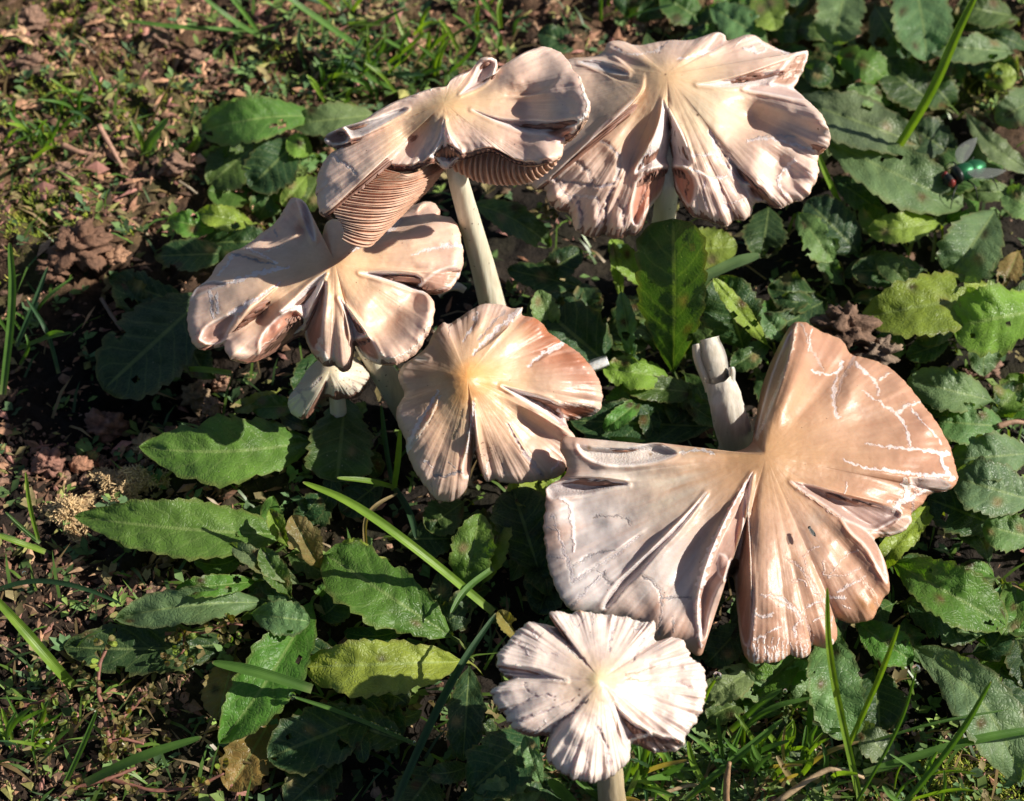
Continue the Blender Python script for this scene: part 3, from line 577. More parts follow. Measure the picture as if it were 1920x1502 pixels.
CAP4 = dict(zoom=Z4, frill=0.045, tint=(1.04, 0.88, 0.81), c=(1085,510), z=3.6, n=(0.05, -0.22, 1), droop=0.45, umbo=0.5, cols=[(0, (0.62, 0.36, 0.12)), (0.16, (0.62, 0.40, 0.18)), (0.36, (0.60, 0.47, 0.31)), (0.7, (0.58, 0.46, 0.36)), (1, (0.60, 0.52, 0.47))],
  out=[(1400,110,.3),(1390,160,.1),(1450,160,.2),(1510,190,.2),(1540,250,.1),(1620,300,.1),(1700,350,.2),(1790,440,.2),(1840,530,.1),(1858,620,0),(1845,690,-.2),(1780,730,-.4),(1670,750,-.5),(1640,740,-.5),(1660,800,-.1),(1700,840,0),(1690,890,-.1),(1650,960,-.3),(1660,1010,-.4),(1600,1080,-.5),(1500,1090,-.5),(1400,1110,-.5),(1300,1110,-.5),(1240,1080,-.5),(1190,1110,-.5),(1150,1000,-.5),(1127,920,-.6),(1110,1000,-.7),(1100,1100,-.8),(1060,1180,-.9),(980,1220,-1),(900,1200,-.9),(850,1130,-.8),(800,1060,-.7),(760,980,-.6),(735,920,-.4),(740,860,-.3),(690,780,-.4),(680,700,-.4),(700,650,-.4),(740,600,-.4),(700,540,-.4),(690,480,-.4),(720,440,-.3),(790,390,-.3),(850,350,-.2),(890,260,-.1),(950,185,0),(975,215,-.1),(1080,140,0),(1180,85,0),(1280,90,0),(1340,120,.1)],
  f=[('blob', (1480,230), 50, 0, (0.36, 0.13, 0.06), 1.0), ('blob', (1680,420), 46, 0, (0.35, 0.13, 0.065), 1.1), ('blob', (1560,330), 44, 0, (0.38, 0.15, 0.08), 0.9), ('blob', (1770,520), 30, 0, (0.42, 0.19, 0.12), 0.7),
     ('blob', (1350,300), 30, 0.1, (0.64, 0.50, 0.33), 0.6), ('blob', (1600,580), 40, 0.12, (0.60, 0.44, 0.33), 0.6),
     ('crack', [(1115,378),(1200,290),(1300,200),(1385,130)], 4, 17, -0.16, FLESH), ('step', [(1400,150),(1250,290),(1120,385)], 40, 0.16),
     ('crack', [(1435,448),(1500,390),(1560,350),(1625,325)], 3, 14, -0.14, FLESH), ('step', [(1630,340),(1500,410),(1440,450)], 30, 0.10),
     ('crack', [(1060,310),(1110,230),(1145,150)], 3, 8, -0.1, FLESH), ('crack', [(1150,300),(1220,210),(1300,130)], 4, 6, -0.12, (0.42, 0.33, 0.3)), ('ridge', [(1100,290),(1210,110)], 10, 0.15),
     ('crack', [(985,270),(990,210)], 2, 4, -0.06, (0.35, 0.28, 0.26)), ('poly', [(780,395),(820,390),(875,410),(800,412)], -0.1, (0.4, 0.33, 0.31), 6),
     ('crack', [(922,590),(860,690),(790,800),(740,930)], 4, 12, -0.16, FLESH), ('crack', [(935,610),(890,720),(820,830),(760,900)], 3, 6, -0.12, (0.66, 0.56, 0.47)), ('step', [(780,880),(880,740),(935,600)], 40, 0.16),
     ('poly', [(1120,650),(1115,760),(1095,880),(1062,1000),(1060,1080),(1100,1085),(1125,930),(1145,900),(1140,800)], -0.22, (0.50, 0.31, 0.24), 10), ('crack', [(1120,660),(1108,800),(1085,940)], 4, 8, 0.05, FLESH),
     ('step', [(1118,640),(1105,800),(1060,1000)], 34, 0.22), ('step', [(1190,1080),(1150,900),(1122,670)], 40, 0.15),
     ('ridge', [(1010,640),(970,850),(920,1050)], 26, -0.18), ('crack', [(1000,860),(1040,780),(1060,690)], 8, 2, -0.05, (0.5, 0.36, 0.22)),
     ('crack', [(1315,780),(1370,870),(1430,960),(1500,1060)], 4, 11, -0.16, (0.5, 0.42, 0.41)), ('step', [(1510,1060),(1400,900),(1325,780)], 36, 0.16),
     ('poly', [(1285,560),(1440,600),(1590,650),(1620,700),(1660,810),(1560,730),(1430,660)], -0.30, FLESH, 12), ('crack', [(1520,660),(1560,700),(1640,780)], 10, 8, -0.04, (0.45, 0.33, 0.32)),
     ('ridge', [(1270,560),(1450,680),(1700,850)], 14, 0.42), ('ridge', [(1300,680),(1480,800),(1620,920)], 30, -0.25),
     ('poly', [(1590,665),(1720,665),(1840,690),(1780,730),(1670,750),(1620,720)], -0.12, (0.36, 0.16, 0.10), 9), ('crack', [(1590,665),(1720,668),(1840,695)], 4, 4, 0.04, (0.76, 0.66, 0.58)),
     ('crack', [(840,990),(870,1010),(885,1030)], 4, 4, -0.05, FLESH), ('crack', [(900,1070),(940,1075),(990,1070),(1040,1050)], 5, 5, -0.08, (0.32, 0.27, 0.27)), ('crack', [(985,1000),(1020,1040),(1060,1060)], 3, 3, -0.06, (0.35, 0.3, 0.3)), ('crack', [(880,1100),(885,1160)], 2, 3, -0.05, (0.3, 0.25, 0.25)),
     ('crack', [(1200,1000),(1190,1090)], 3, 4, -0.06, FLESH), ('crack', [(1280,1000),(1300,1060)], 3, 4, -0.05, (0.4, 0.34, 0.34)), ('crack', [(1640,960),(1560,1060)], 3, 3, -0.03, FLESH)])
for q in range(26):
    a = rnd.random(); CAP4['f'].append(('blob', (1150 + 90 * a + rnd.uniform(-30, 60), 900 + rnd.uniform(-20, 90)), 0.9, 0, (0.1, 0.05, 0.03), 1.4))

CAP5 = dict(zoom=Z5, tint=(0.80, 0.62, 0.525), c=(965,605), z=3.0, n=(0.02, -0.06, 1), droop=0.5, umbo=0.15, p=2.4, rag=0.008, cols=[(0, (0.55, 0.41, 0.22)), (0.25, (0.56, 0.42, 0.26)), (0.55, (0.56, 0.41, 0.29)), (0.85, (0.54, 0.38, 0.29)), (1, (0.55, 0.39, 0.30))],
  out=[(908,545,-.5),(925,430,-.7),(950,300,-.6),(1000,180,-.5),(1060,70,.1),(1085,52,.2),(1120,50,.2),(1170,80,.1),(1240,110,0),(1290,130,0),(1310,195,-.2),(1370,195,0),(1480,240,0),(1560,320,.1),(1620,400,.1),(1680,480,.1),(1720,560,0),(1745,640,0),(1760,700,-.1),(1730,745,-.1),(1640,750,-.2),(1615,800,-.2),(1560,840,-.3),(1565,890,-.4),(1500,930,-.5),(1400,940,-.6),(1430,985,.1),(1460,1050,.1),(1480,1160,0),(1445,1190,-.2),(1420,1260,-.2),(1370,1290,-.3),(1290,1290,-.4),(1240,1260,-.4),(1265,1340,-.4),(1240,1390,-.4),(1200,1400,-.4),(1150,1370,-.4),(1150,1420,-.4),(1100,1445,-.4),(1060,1415,-.4),(1030,1450,-.4),(940,1460,-.4),(885,1450,-.5),(860,1380,-.6),(842,1200,-.7),(832,1080,-.8),(780,1130,-.9),(740,1220,-.8),(710,1330,-.6),(712,1400,-.4),(690,1440,-.4),(650,1400,-.5),(500,1370,-.5),(370,1290,-.5),(250,1250,-.4),(150,1240,-.3),(100,1160,-.1),(60,1040,0),(45,900,.1),(60,800,.1),(45,735,.2),(130,695,.1),(150,655,.4),(130,600,.5),(108,555,.7),(125,525,.8),(170,530,.7),(200,565,.5),(270,572,.6),(400,572,.5),(510,545,.5),(560,570,.4),(600,590,.3),(700,570,.3),(750,600,.1),(830,590,0),(885,575,-.1)],
  f=[('blob', (280,900), 115, -0.25, (0.53, 0.475, 0.455), 1.1), ('blob', (600,1080), 105, -0.1, (0.55, 0.485, 0.455), 1.0), ('blob', (200,1150), 70, 0, (0.52, 0.475, 0.465), 1.0), ('blob', (350,650), 70, 0, (0.56, 0.48, 0.42), 0.9), ('blob', (560,750), 70, 0, (0.55, 0.46, 0.36), 0.8),
     ('ridge', [(900,560),(600,640),(300,650),(130,560)], 16, 0.25), ('poly', [(180,560),(270,578),(400,578),(510,552),(560,575),(600,596),(560,615),(500,635),(380,650),(270,640),(200,600)], -0.16, (0.55, 0.48, 0.44), 8),
     ('crack', [(600,595),(700,578),(750,602)], 7, 5, -0.05, (0.56, 0.48, 0.44)), ('blob', (485,600), 3, 0, (0.25, 0.15, 0.06), 1), ('blob', (230,575), 4, 0, (0.3, 0.2, 0.1), 1),
     ('poly', [(50,735),(150,705),(240,708),(425,722),(300,745),(220,770),(120,775),(70,790)], -0.22, (0.48, 0.41, 0.40), 9), ('step', [(60,700),(230,690),(430,715)], 30, 0.25),
     ('crack', [(110,780),(150,800),(162,880),(170,1000)], 9, 5, 0.06, FLESH), ('crack', [(80,850),(110,950),(150,1060),(160,1120)], 4, 5, -0.08, (0.42, 0.37, 0.38)), ('crack', [(50,900),(110,920)], 3, 2, -0.05, (0.4, 0.35, 0.36)), ('crack', [(60,1020),(130,1030)], 3, 2, -0.05, (0.4, 0.35, 0.36)),
     ('crack', [(245,862),(340,850),(390,868),(405,895)], 3, 4, -0.1, (0.3, 0.26, 0.25)), ('crack', [(170,1060),(250,1010),(340,995)], 4, 3, -0.1, (0.3, 0.27, 0.27)), ('ridge', [(240,870),(390,880)], 10, 0.08),
     ('crack', [(440,935),(350,1010),(270,1060),(160,1130)], 4, 6, -0.12, (0.45, 0.40, 0.40)), ('step', [(150,1120),(300,1030),(480,900)], 36, 0.14),
     ('crack', [(270,1085),(300,1110),(325,1140)], 5, 5, -0.12, (0.3, 0.26, 0.26)), ('crack', [(150,1240),(230,1150),(300,1080)], 4, 4, -0.08, (0.4, 0.36, 0.37)),
     ('poly', [(715,760),(640,850),(540,950),(430,1050),(330,1150),(280,1240),(310,1240),(400,1130),(430,1110),(520,1000),(620,900)], -0.18, (0.55, 0.47, 0.46), 8), ('step', [(715,755),(560,920),(330,1140)], 40, 0.22), ('ridge', [(730,790),(560,980),(380,1220)], 26, 0.24),
     ('crack', [(450,1105),(500,1130),(530,1170),(530,1290),(520,1350)], 4, 4, -0.12, (0.28, 0.24, 0.24)), ('crack', [(530,1200),(590,1190),(650,1195)], 4, 4, -0.08, (0.3, 0.26, 0.26)), ('crack', [(580,1270),(580,1340)], 3, 3, -0.06, (0.33, 0.28, 0.27)),
     ('ridge', [(780,800),(690,980),(600,1200)], 28, -0.30),
     ('poly', [(905,680),(860,745),(780,880),(715,1020),(675,1180),(690,1290),(700,1400),(730,1220),(780,1120),(830,1080),(870,1010),(885,860)], -0.34, (0.46, 0.29, 0.23), 14),
     ('crack', [(905,680),(850,770),(790,880),(730,1010),(690,1140)], 3, 20, 0.10, FLESH), ('crack', [(690,1140),(675,1250),(690,1400)], 10, 8, 0.05, FLESH),
     ('poly', [(770,1010),(800,1020),(815,1060),(800,1110),(770,1110),(760,1060)], 0.10, (0.42, 0.26, 0.22), 8),
     ('poly', [(820,1035),(850,1030),(855,1070),(838,1100),(790,1130),(800,1090)], -0.9, (0.10, 0.05, 0.04), 6),
     ('step', [(905,670),(790,870),(690,1100),(670,1300)], 46, 0.55),
     ('poly', [(880,760),(895,900),(908,1100),(915,1250),(895,1400),(862,1380),(842,1200),(838,1080),(862,950)], -0.25, (0.40, 0.22, 0.16), 12), ('crack', [(885,740),(905,1100),(912,1300)], 3, 4, 0.05, (0.62, 0.52, 0.46)),
     ('step', [(895,1430),(905,1100),(880,740)], 70, 0.26),
     ('poly', [(1068,714),(1200,740),(1330,790),(1500,825),(1530,850),(1480,900),(1400,920),(1300,880),(1180,790),(1110,750)], -0.24, (0.34, 0.235, 0.215), 12), ('crack', [(1068,714),(1130,765),(1230,840),(1290,870)], 3, 4, 0.06, (0.62, 0.48, 0.42)),
     ('step', [(1070,712),(1300,770),(1510,820)], 40, 0.24), ('poly', [(1280,870),(1340,890),(1400,930),(1440,1000),(1475,1150),(1430,1080),(1380,980),(1310,920)], -0.05, (0.40, 0.24, 0.18), 9), ('ridge', [(1150,790),(1300,900),(1420,1060)], 16, 0.22), ('ridge', [(1250,930),(1360,1060)], 22, -0.12),
     ('poly', [(1400,925),(1500,870),(1560,850),(1565,890),(1500,930)], -0.05, (0.52, 0.35, 0.28), 7),
     ('crack', [(1290,625),(1370,655),(1460,665),(1560,680),(1700,690)], 3, 9, -0.09, FLESH), ('crack', [(1380,558),(1480,572),(1600,580),(1720,600)], 3, 9, -0.09, FLESH), ('ridge', [(1300,645),(1700,720)], 10, 0.1),
     ('crack', [(1690,610),(1700,660),(1740,700)], 8, 12, 0.02, FLESH), ('crack', [(1540,710),(1555,760),(1500,830)], 16, 18, 0.03, (0.76, 0.68, 0.62)), ('crack', [(1620,750),(1560,790),(1470,800)], 9, 5, 0.03, FLESH), ('poly', [(1560,700),(1640,700),(1690,700),(1740,740),(1620,755),(1570,740)], -0.08, (0.55, 0.42, 0.37), 8),
     ('crack', [(1365,335),(1430,385),(1500,425),(1535,470),(1562,562)], 3, 7, -0.06, FLESH), ('crack', [(1505,430),(1545,395),(1610,382)], 6, 5, -0.05, FLESH), ('crack', [(1340,225),(1400,285),(1430,315),(1430,355)], 8, 4, -0.05, FLESH), ('crack', [(1560,405),(1610,465),(1660,510),(1690,560)], 3, 5, -0.05, FLESH), ('crack', [(1430,290),(1480,265)], 4, 3, -0.04, FLESH),
     ('crack', [(1262,450),(1238,380),(1250,290),(1280,220)], 7, 7, -0.12, FLESH), ('crack', [(1255,370),(1280,280),(1330,200)], 3, 8, -0.14, (0.40, 0.28, 0.25)), ('ridge', [(1290,420),(1340,260)], 16, 0.14), ('crack', [(1110,60),(1145,160),(1205,250)], 4, 3, -0.08, (0.50, 0.38, 0.32)), ('crack', [(1150,250),(1200,272),(1250,265)], 4, 4, -0.04, FLESH), ('crack', [(1150,80),(1140,170)], 3, 3, -0.08, FLESH),
     ('ridge', [(960,560),(1060,350),(1140,130)], 22, 0.42), ('poly', [(920,530),(950,400),(1000,230),(1070,75),(1075,120),(1050,230),(1000,370),(945,500)], -0.25, (0.46, 0.30, 0.21), 10), ('crack', [(925,540),(980,400),(1060,200),(1090,60)], 4, 5, 0.03, (0.64, 0.52, 0.42)),
     ('crack', [(1180,980),(1120,1010),(1130,1060)], 3, 3, -0.03, FLESH), ('crack', [(1040,1025),(1100,1060),(1140,1120),(1180,1180),(1215,1215)], 3, 10, -0.06, (0.68, 0.56, 0.52)), ('crack', [(1205,1040),(1200,1110),(1290,1100)], 3, 3, -0.03, FLESH), ('crack', [(1230,1095),(1290,1020),(1340,1000)], 2, 2, -0.03, FLESH), ('crack', [(1260,1170),(1330,1130),(1370,1110)], 7, 3, -0.04, FLESH), ('crack', [(1220,1190),(1290,1195)], 8, 4, -0.03, FLESH), ('crack', [(1300,1100),(1350,1070)], 2, 2, -0.03, FLESH), ('crack', [(1360,1110),(1420,1190),(1430,1230)], 3, 5, -0.08, (0.66, 0.5, 0.4)),
     ('crack', [(948,1183),(1020,1190),(1075,1235),(1110,1280)], 6, 9, -0.07, FLESH), ('crack', [(1110,1260),(1150,1215),(1200,1210)], 5, 4, -0.04, FLESH), ('crack', [(925,1262),(960,1275),(990,1262)], 7, 5, -0.03, FLESH), ('crack', [(905,1375),(960,1345),(1015,1315)], 3, 4, -0.03, FLESH), ('crack', [(1110,1280),(1080,1310),(1085,1360)], 6, 4, -0.04, FLESH), ('crack', [(1070,1130),(1110,1120),(1130,1140)], 3, 3, -0.03, FLESH), ('crack', [(1120,1270),(1140,1310),(1145,1370)], 3, 5, -0.10, (0.45, 0.3, 0.25)), ('crack', [(1240,1270),(1220,1330),(1250,1390)], 3, 3, -0.05, FLESH), ('crack', [(1160,1290),(1200,1270)], 3, 3, -0.03, FLESH), ('crack', [(1280,1230),(1310,1240)], 3, 3, -0.03, FLESH), ('crack', [(920,1240),(905,1300),(915,1330)], 5, 4, -0.03, FLESH), ('crack', [(1300,720),(1290,765)], 3, 3, -0.03, FLESH),
     ('blob', (1100,1000), 120, 0.1, (0.52, 0.34, 0.25), 0.7), ('blob', (1380,1215), 22, 0, (0.34, 0.17, 0.07), 0.9), ('blob', (1170,870), 14, 0, (0.62, 0.5, 0.4), 0.6), ('ridge', [(1150,600),(1300,520),(1560,380)], 50, -0.16),
     ('ridge', [(960,760),(960,1000),(960,1300)], 34, 0.12), ('blob', (1350,420), 90, 0, (0.54, 0.36, 0.25), 0.5)])
for q in range(16):
    x = 900 + q * 17 + rnd.uniform(-6, 6); CAP5['f'].append(('crack', [(x, 1380 + rnd.uniform(-30, 20)), (x + rnd.uniform(-8, 8), 1455)], 2, 4, -0.05, FLESH))
for q in range(9):
    y = 700 + q * 17; CAP5['f'].append(('crack', [(1560 - q * 3 + 30, y), (1600 - q * 4, y + 12)], 3, 4, -0.06, (0.4, 0.28, 0.24)))

W1 = (0.68, 0.58, 0.53); W2 = (0.70, 0.63, 0.60)
CAP6 = dict(zoom=Z6, frill=0.10, tint=(1.0, 0.95, 0.91), cw=0.65, c=(890,610), z=4.6, n=(0.10, -0.02, 1), droop=0.35, umbo=0.22, rag=0.034, cols=[(0, (0.62, 0.50, 0.28)), (0.2, (0.64, 0.50, 0.37)), (0.45, W1), (1, W2)],
  out=[(1275,170,.2),(1300,220,.1),(1280,330,-.2),(1350,310,-.1),(1430,290,0),(1500,320,0),(1540,380,0),(1560,450,0),(1620,500,0),(1660,540,0),(1650,600,0),(1675,640,0),(1650,720,0),(1640,810,0),(1600,890,-.1),(1540,960,-.1),(1520,1060,-.2),(1420,1130,-.5),(1300,1130,-.6),(1180,1080,-.6),(1105,1060,-.5),(1110,1150,-.4),(1080,1220,-.4),(1000,1290,-.4),(930,1330,-.4),(850,1360,-.4),(740,1350,-.3),(640,1300,-.3),(500,1200,-.3),(500,1100,-.3),(520,1000,-.4),(430,1010,-.4),(310,1000,-.3),(220,930,-.2),(190,850,-.3),(110,780,-.2),(80,700,-.1),(130,640,-.1),(250,600,-.2),(180,560,-.1),(120,490,0),(150,390,0),(220,330,-.1),(280,230,0),(360,180,0),(440,190,-.1),(550,215,-.3),(570,190,-.2),(515,130,.2),(520,90,.2),(600,110,.1),(660,130,0),(700,95,.1),(830,115,.1),(940,125,.1),(1000,130,.1),(1140,160,.1),(1180,190,.1)],
  f=[('blob', (870,600), 14, 0.05, (0.66, 0.57, 0.30), 0.9), ('blob', (960,600), 22, -0.05, (0.58, 0.43, 0.27), 0.7), ('blob', (1300,780), 70, -0.1, (0.62, 0.50, 0.45), 0.8), ('blob', (1100,680), 60, 0, (0.62, 0.48, 0.38), 0.5),
     ('crack', [(785,492),(710,410),(640,320),(570,235)], 4, 18, -0.16, (0.56, 0.48, 0.46)), ('crack', [(785,492),(700,430),(600,300),(520,235)], 3, 5, 0.05, (0.78, 0.72, 0.66)),
     ('crack', [(1110,485),(1150,420),(1210,370),(1275,325)], 3, 14, -0.16, (0.56, 0.44, 0.41)), ('crack', [(1130,460),(1180,350),(1270,200)], 3, 5, -0.08, (0.5, 0.44, 0.44)),
     ('crack', [(955,395),(965,300),(985,230),(1005,150)], 4, 5, -0.12, (0.42, 0.36, 0.37)), ('crack', [(830,210),(835,120)], 2, 4, -0.06, (0.5, 0.42, 0.42)), ('crack', [(720,230),(670,150)], 2, 5, -0.08, (0.5, 0.42, 0.42)), ('crack', [(720,220),(770,170)], 3, 3, -0.05, (0.5, 0.42, 0.42)),
     ('poly', [(635,615),(520,600),(420,595),(260,600),(180,560),(120,490),(250,510),(400,520),(530,575)], -0.12, (0.60, 0.48, 0.46), 9), ('crack', [(635,612),(520,600),(380,540),(250,505)], 4, 4, 0.04, (0.76, 0.7, 0.66)),
     ('crack', [(790,752),(740,790),(690,850),(560,940),(510,1000)], 5, 8, -0.16, (0.5, 0.36, 0.32)), ('crack', [(700,745),(560,810),(400,870),(265,915)], 3, 6, -0.12, (0.5, 0.40, 0.40)), ('crack', [(560,730),(440,715),(340,760),(200,850)], 4, 5, -0.12, (0.56, 0.44, 0.43)), ('crack', [(330,630),(345,680),(380,710)], 5, 4, -0.08, (0.4, 0.33, 0.32)),
     ('crack', [(480,900),(490,940),(400,990)], 3, 3, 0.03, (0.78, 0.7, 0.66)), ('blob', (380,940), 14, 0, (0.6, 0.45, 0.40), 0.6),
     ('poly', [(990,785),(1060,860),(1130,930),(1270,1000),(1180,1030),(1110,1050),(1065,1085),(1030,950)], -0.18, (0.60, 0.50, 0.48), 10), ('poly', [(1110,1055),(1270,1005),(1350,1035),(1520,1055),(1420,1130),(1300,1130),(1180,1080)], -0.2, (0.52, 0.34, 0.27), 9),
     ('step', [(1500,1060),(1280,1000),(1100,890),(990,785)], 40, 0.15), ('step', [(988,780),(1020,930),(1060,1090)], 24, 0.1),
     ('crack', [(860,955),(910,1040),(935,1130),(945,1250)], 4, 9, -0.12, (0.50, 0.43, 0.44)), ('crack', [(880,960),(960,1150),(970,1230)], 3, 6, -0.10, (0.5, 0.38, 0.36)), ('crack', [(830,1020),(760,1090),(690,1090)], 2, 4, -0.06, (0.55, 0.46, 0.46)), ('crack', [(720,1190),(700,1260),(690,1310)], 3, 4, -0.06, (0.5, 0.42, 0.42)), ('crack', [(790,1200),(830,1290)], 3, 3, -0.06, (0.52, 0.45, 0.46)),
     ('crack', [(400,250),(410,300),(430,310)], 5, 4, 0.05, FLESH), ('crack', [(430,300),(470,260)], 4, 3, -0.06, (0.45, 0.38, 0.38)), ('crack', [(340,370),(350,420),(390,440)], 5, 4, 0.05, FLESH), ('crack', [(290,330),(400,350),(490,410),(570,425)], 3, 2, -0.05, (0.5, 0.42, 0.42)), ('crack', [(240,310),(290,330)], 5, 4, -0.08, (0.4, 0.28, 0.25)),
     ('crack', [(1130,250),(1160,190),(1270,175)], 4, 4, 0.05, (0.76, 0.7, 0.66)), ('crack', [(1130,230),(1190,250),(1230,200)], 3, 3, -0.05, (0.45, 0.4, 0.42)), ('crack', [(1460,630),(1520,640),(1560,665)], 9, 6, -0.10, (0.5, 0.36, 0.34)), ('crack', [(1560,680),(1640,660)], 4, 4, 0.05, (0.78, 0.72, 0.68)), ('crack', [(1350,1050),(1440,1040),(1500,1070)], 3, 4, 0.04, (0.78, 0.72, 0.66)), ('crack', [(1640,800),(1600,890),(1520,980)], 4, 4, 0.04, (0.78, 0.72, 0.66)),
     ('crack', [(1080,570),(1180,560),(1290,510)], 3, 2, 0.03, (0.6, 0.48, 0.36)), ('crack', [(1080,600),(1250,620)], 3, 2, 0.03, (0.6, 0.48, 0.36)),
     ('ridge', [(780,860),(650,1100)], 24, 0.12), ('ridge', [(880,400),(880,180)], 26, 0.1), ('ridge', [(1150,480),(1450,350)], 24, 0.12), ('ridge', [(620,700),(220,860)], 16, 0.12), ('ridge', [(560,450),(300,400)], 26, 0.12),
     ('blob', (750,85), 7, 0.15, (0.5, 0.25, 0.12), 1.3), ('blob', (735,678), 1.6, 0, (0.1, 0.06, 0.03), 1.4), ('blob', (730,722), 1.8, 0, (0.1, 0.06, 0.03), 1.4), ('blob', (550,757), 1.4, 0, (0.1, 0.06, 0.03), 1.4), ('blob', (1440,400), 22, 0.05, (0.6, 0.42, 0.36), 0.7)])
for q in range(22):
    CAP6['f'].append(('blob', (1150 + rnd.uniform(0, 430), 420 + rnd.uniform(0, 560)), rnd.uniform(5, 10), rnd.uniform(-0.035, 0.04), None, 0))

CAP7 = dict(zoom=Z4, frill=0.12, tint=(1,1,.98), gd=0.2, rag=0.03, c=(300,465), z=2.9, n=(-0.1, -0.2, 1), droop=0.7, umbo=0.1, cols=[(0, (0.62, 0.54, 0.38)), (0.5, (0.62, 0.56, 0.45)), (1, (0.6, 0.55, 0.47))],
  out=[(525,500,0),(510,560,0),(470,605,-.1),(430,628,-.1),(385,616,-.05),(335,634,-.15),(290,610,-.05),(245,625,-.15),(222,655,-.15),(195,705,-.25),(150,748,-.3),(105,728,-.2),(65,700,-.2),(60,625,-.1),(100,575,0),(140,520,.05),(180,450,.1),(250,400,.1),(350,370,.1),(470,400,.1)],
  f=[('crack', [(240,510),(200,570),(120,590)], 5, 6, -0.08, (0.5, 0.45, 0.4)), ('crack', [(120,590),(150,630),(160,700)], 5, 4, -0.08, (0.45, 0.4, 0.36)), ('crack', [(285,540),(270,600)], 4, 9, -0.1, (0.4, 0.33, 0.3)), ('crack', [(430,540),(450,600)], 4, 7, -0.1, (0.42, 0.35, 0.3)), ('ridge', [(330,500),(330,620)], 12, 0.1), ('ridge', [(250,500),(110,620)], 12, 0.12)])
for q in range(22):
    CAP7['f'].append(('blob', (340 + rnd.uniform(-30, 170), 480 + rnd.uniform(-30, 110)), 0.9, 0, (0.08, 0.05, 0.03), 1.5))

STEMC = (0.62, 0.56, 0.43)
def mushroom(label, spec, R, K, stem, group='ink-cream mushrooms with split caps', scol=STEMC, scol2=(0.62, 0.58, 0.46)):
    # stem: list of (px,py,z,r) from the soil up to the cap
    sp = [P(a, b, z) for a, b, z, r in stem]; base = np.array(sp[0])
    t = thing('mushroom', label, 'mushroom', base, 'clump of split-capped mushrooms')
    c3, n = build_cap(t, base, spec, R, K)
    top = c3 - n * 0.25
    tube('stem', sp + [top], [s[3] for s in stem] + [stem[-1][3] * 1.1], M_STEM, base, t, scol, 28, 40, 0.05, R % 7, True, scol2)
    return t, base, c3, n

m1, b1, c31, n1 = mushroom('tall mushroom at the back left, folded cap showing brown gills above a bare stem', CAP1, 170, 900,
    [(962, 700, -0.3, .36), (940, 640, .35, .34), (905, 500, 3.0, .29), (868, 370, 5.6, .24), (858, 330, 6.4, .23)])
m2, b2, _, _ = mushroom('broad pale mushroom at the back right with frilled lobes hanging over its short stem', CAP2, 180, 1000,
    [(1228, 560, -0.3, .36), (1232, 500, .9, .33), (1244, 420, 2.8, .29), (1252, 340, 4.4, .27)], scol=(0.62, 0.6, 0.44))
m3, b3, _, _ = mushroom('flower-like mushroom at the left with long rounded lobes, overhanging the tiny cap', CAP3, 170, 900,
    [(775, 790, -0.3, .36), (748, 745, .7, .33), (712, 690, 2.1, .29), (665, 600, 3.7, .27)], scol=(0.55, 0.46, 0.32))
m4, b4, _, _ = mushroom('middle mushroom with orange centre and rust-red stained right lobe', CAP4, 160, 820,
    [(905, 800, -0.3, .36), (900, 770, 1.0, .3), (885, 730, 2.4, .27)])
m5, b5, _, _ = mushroom('largest mushroom, tan butterfly-shaped cap torn by white cracks and lying low on the leaves', CAP5, 230, 1200,
    [(1440, 960, -0.3, .42), (1438, 930, .9, .38), (1430, 890, 2.0, .32)])
m6, b6, _, _ = mushroom('smallish whitest mushroom at the front, round scalloped cap standing over the grass', CAP6, 160, 820,
    [(1150, 1540, 0.0, .30), (1148, 1500, .9, .28), (1143, 1440, 2.2, .26), (1132, 1350, 3.7, .25)], scol=(0.38, 0.29, 0.17), scol2=(0.5, 0.42, 0.3))
m7, b7, _, _ = mushroom('tiny cream mushroom cap peeping out under the lobes of a bigger cap, speckled with soil', CAP7, 70, 300,
    [(640, 830, -0.2, .22), (636, 790, .8, .2), (632, 740, 1.9, .18)])

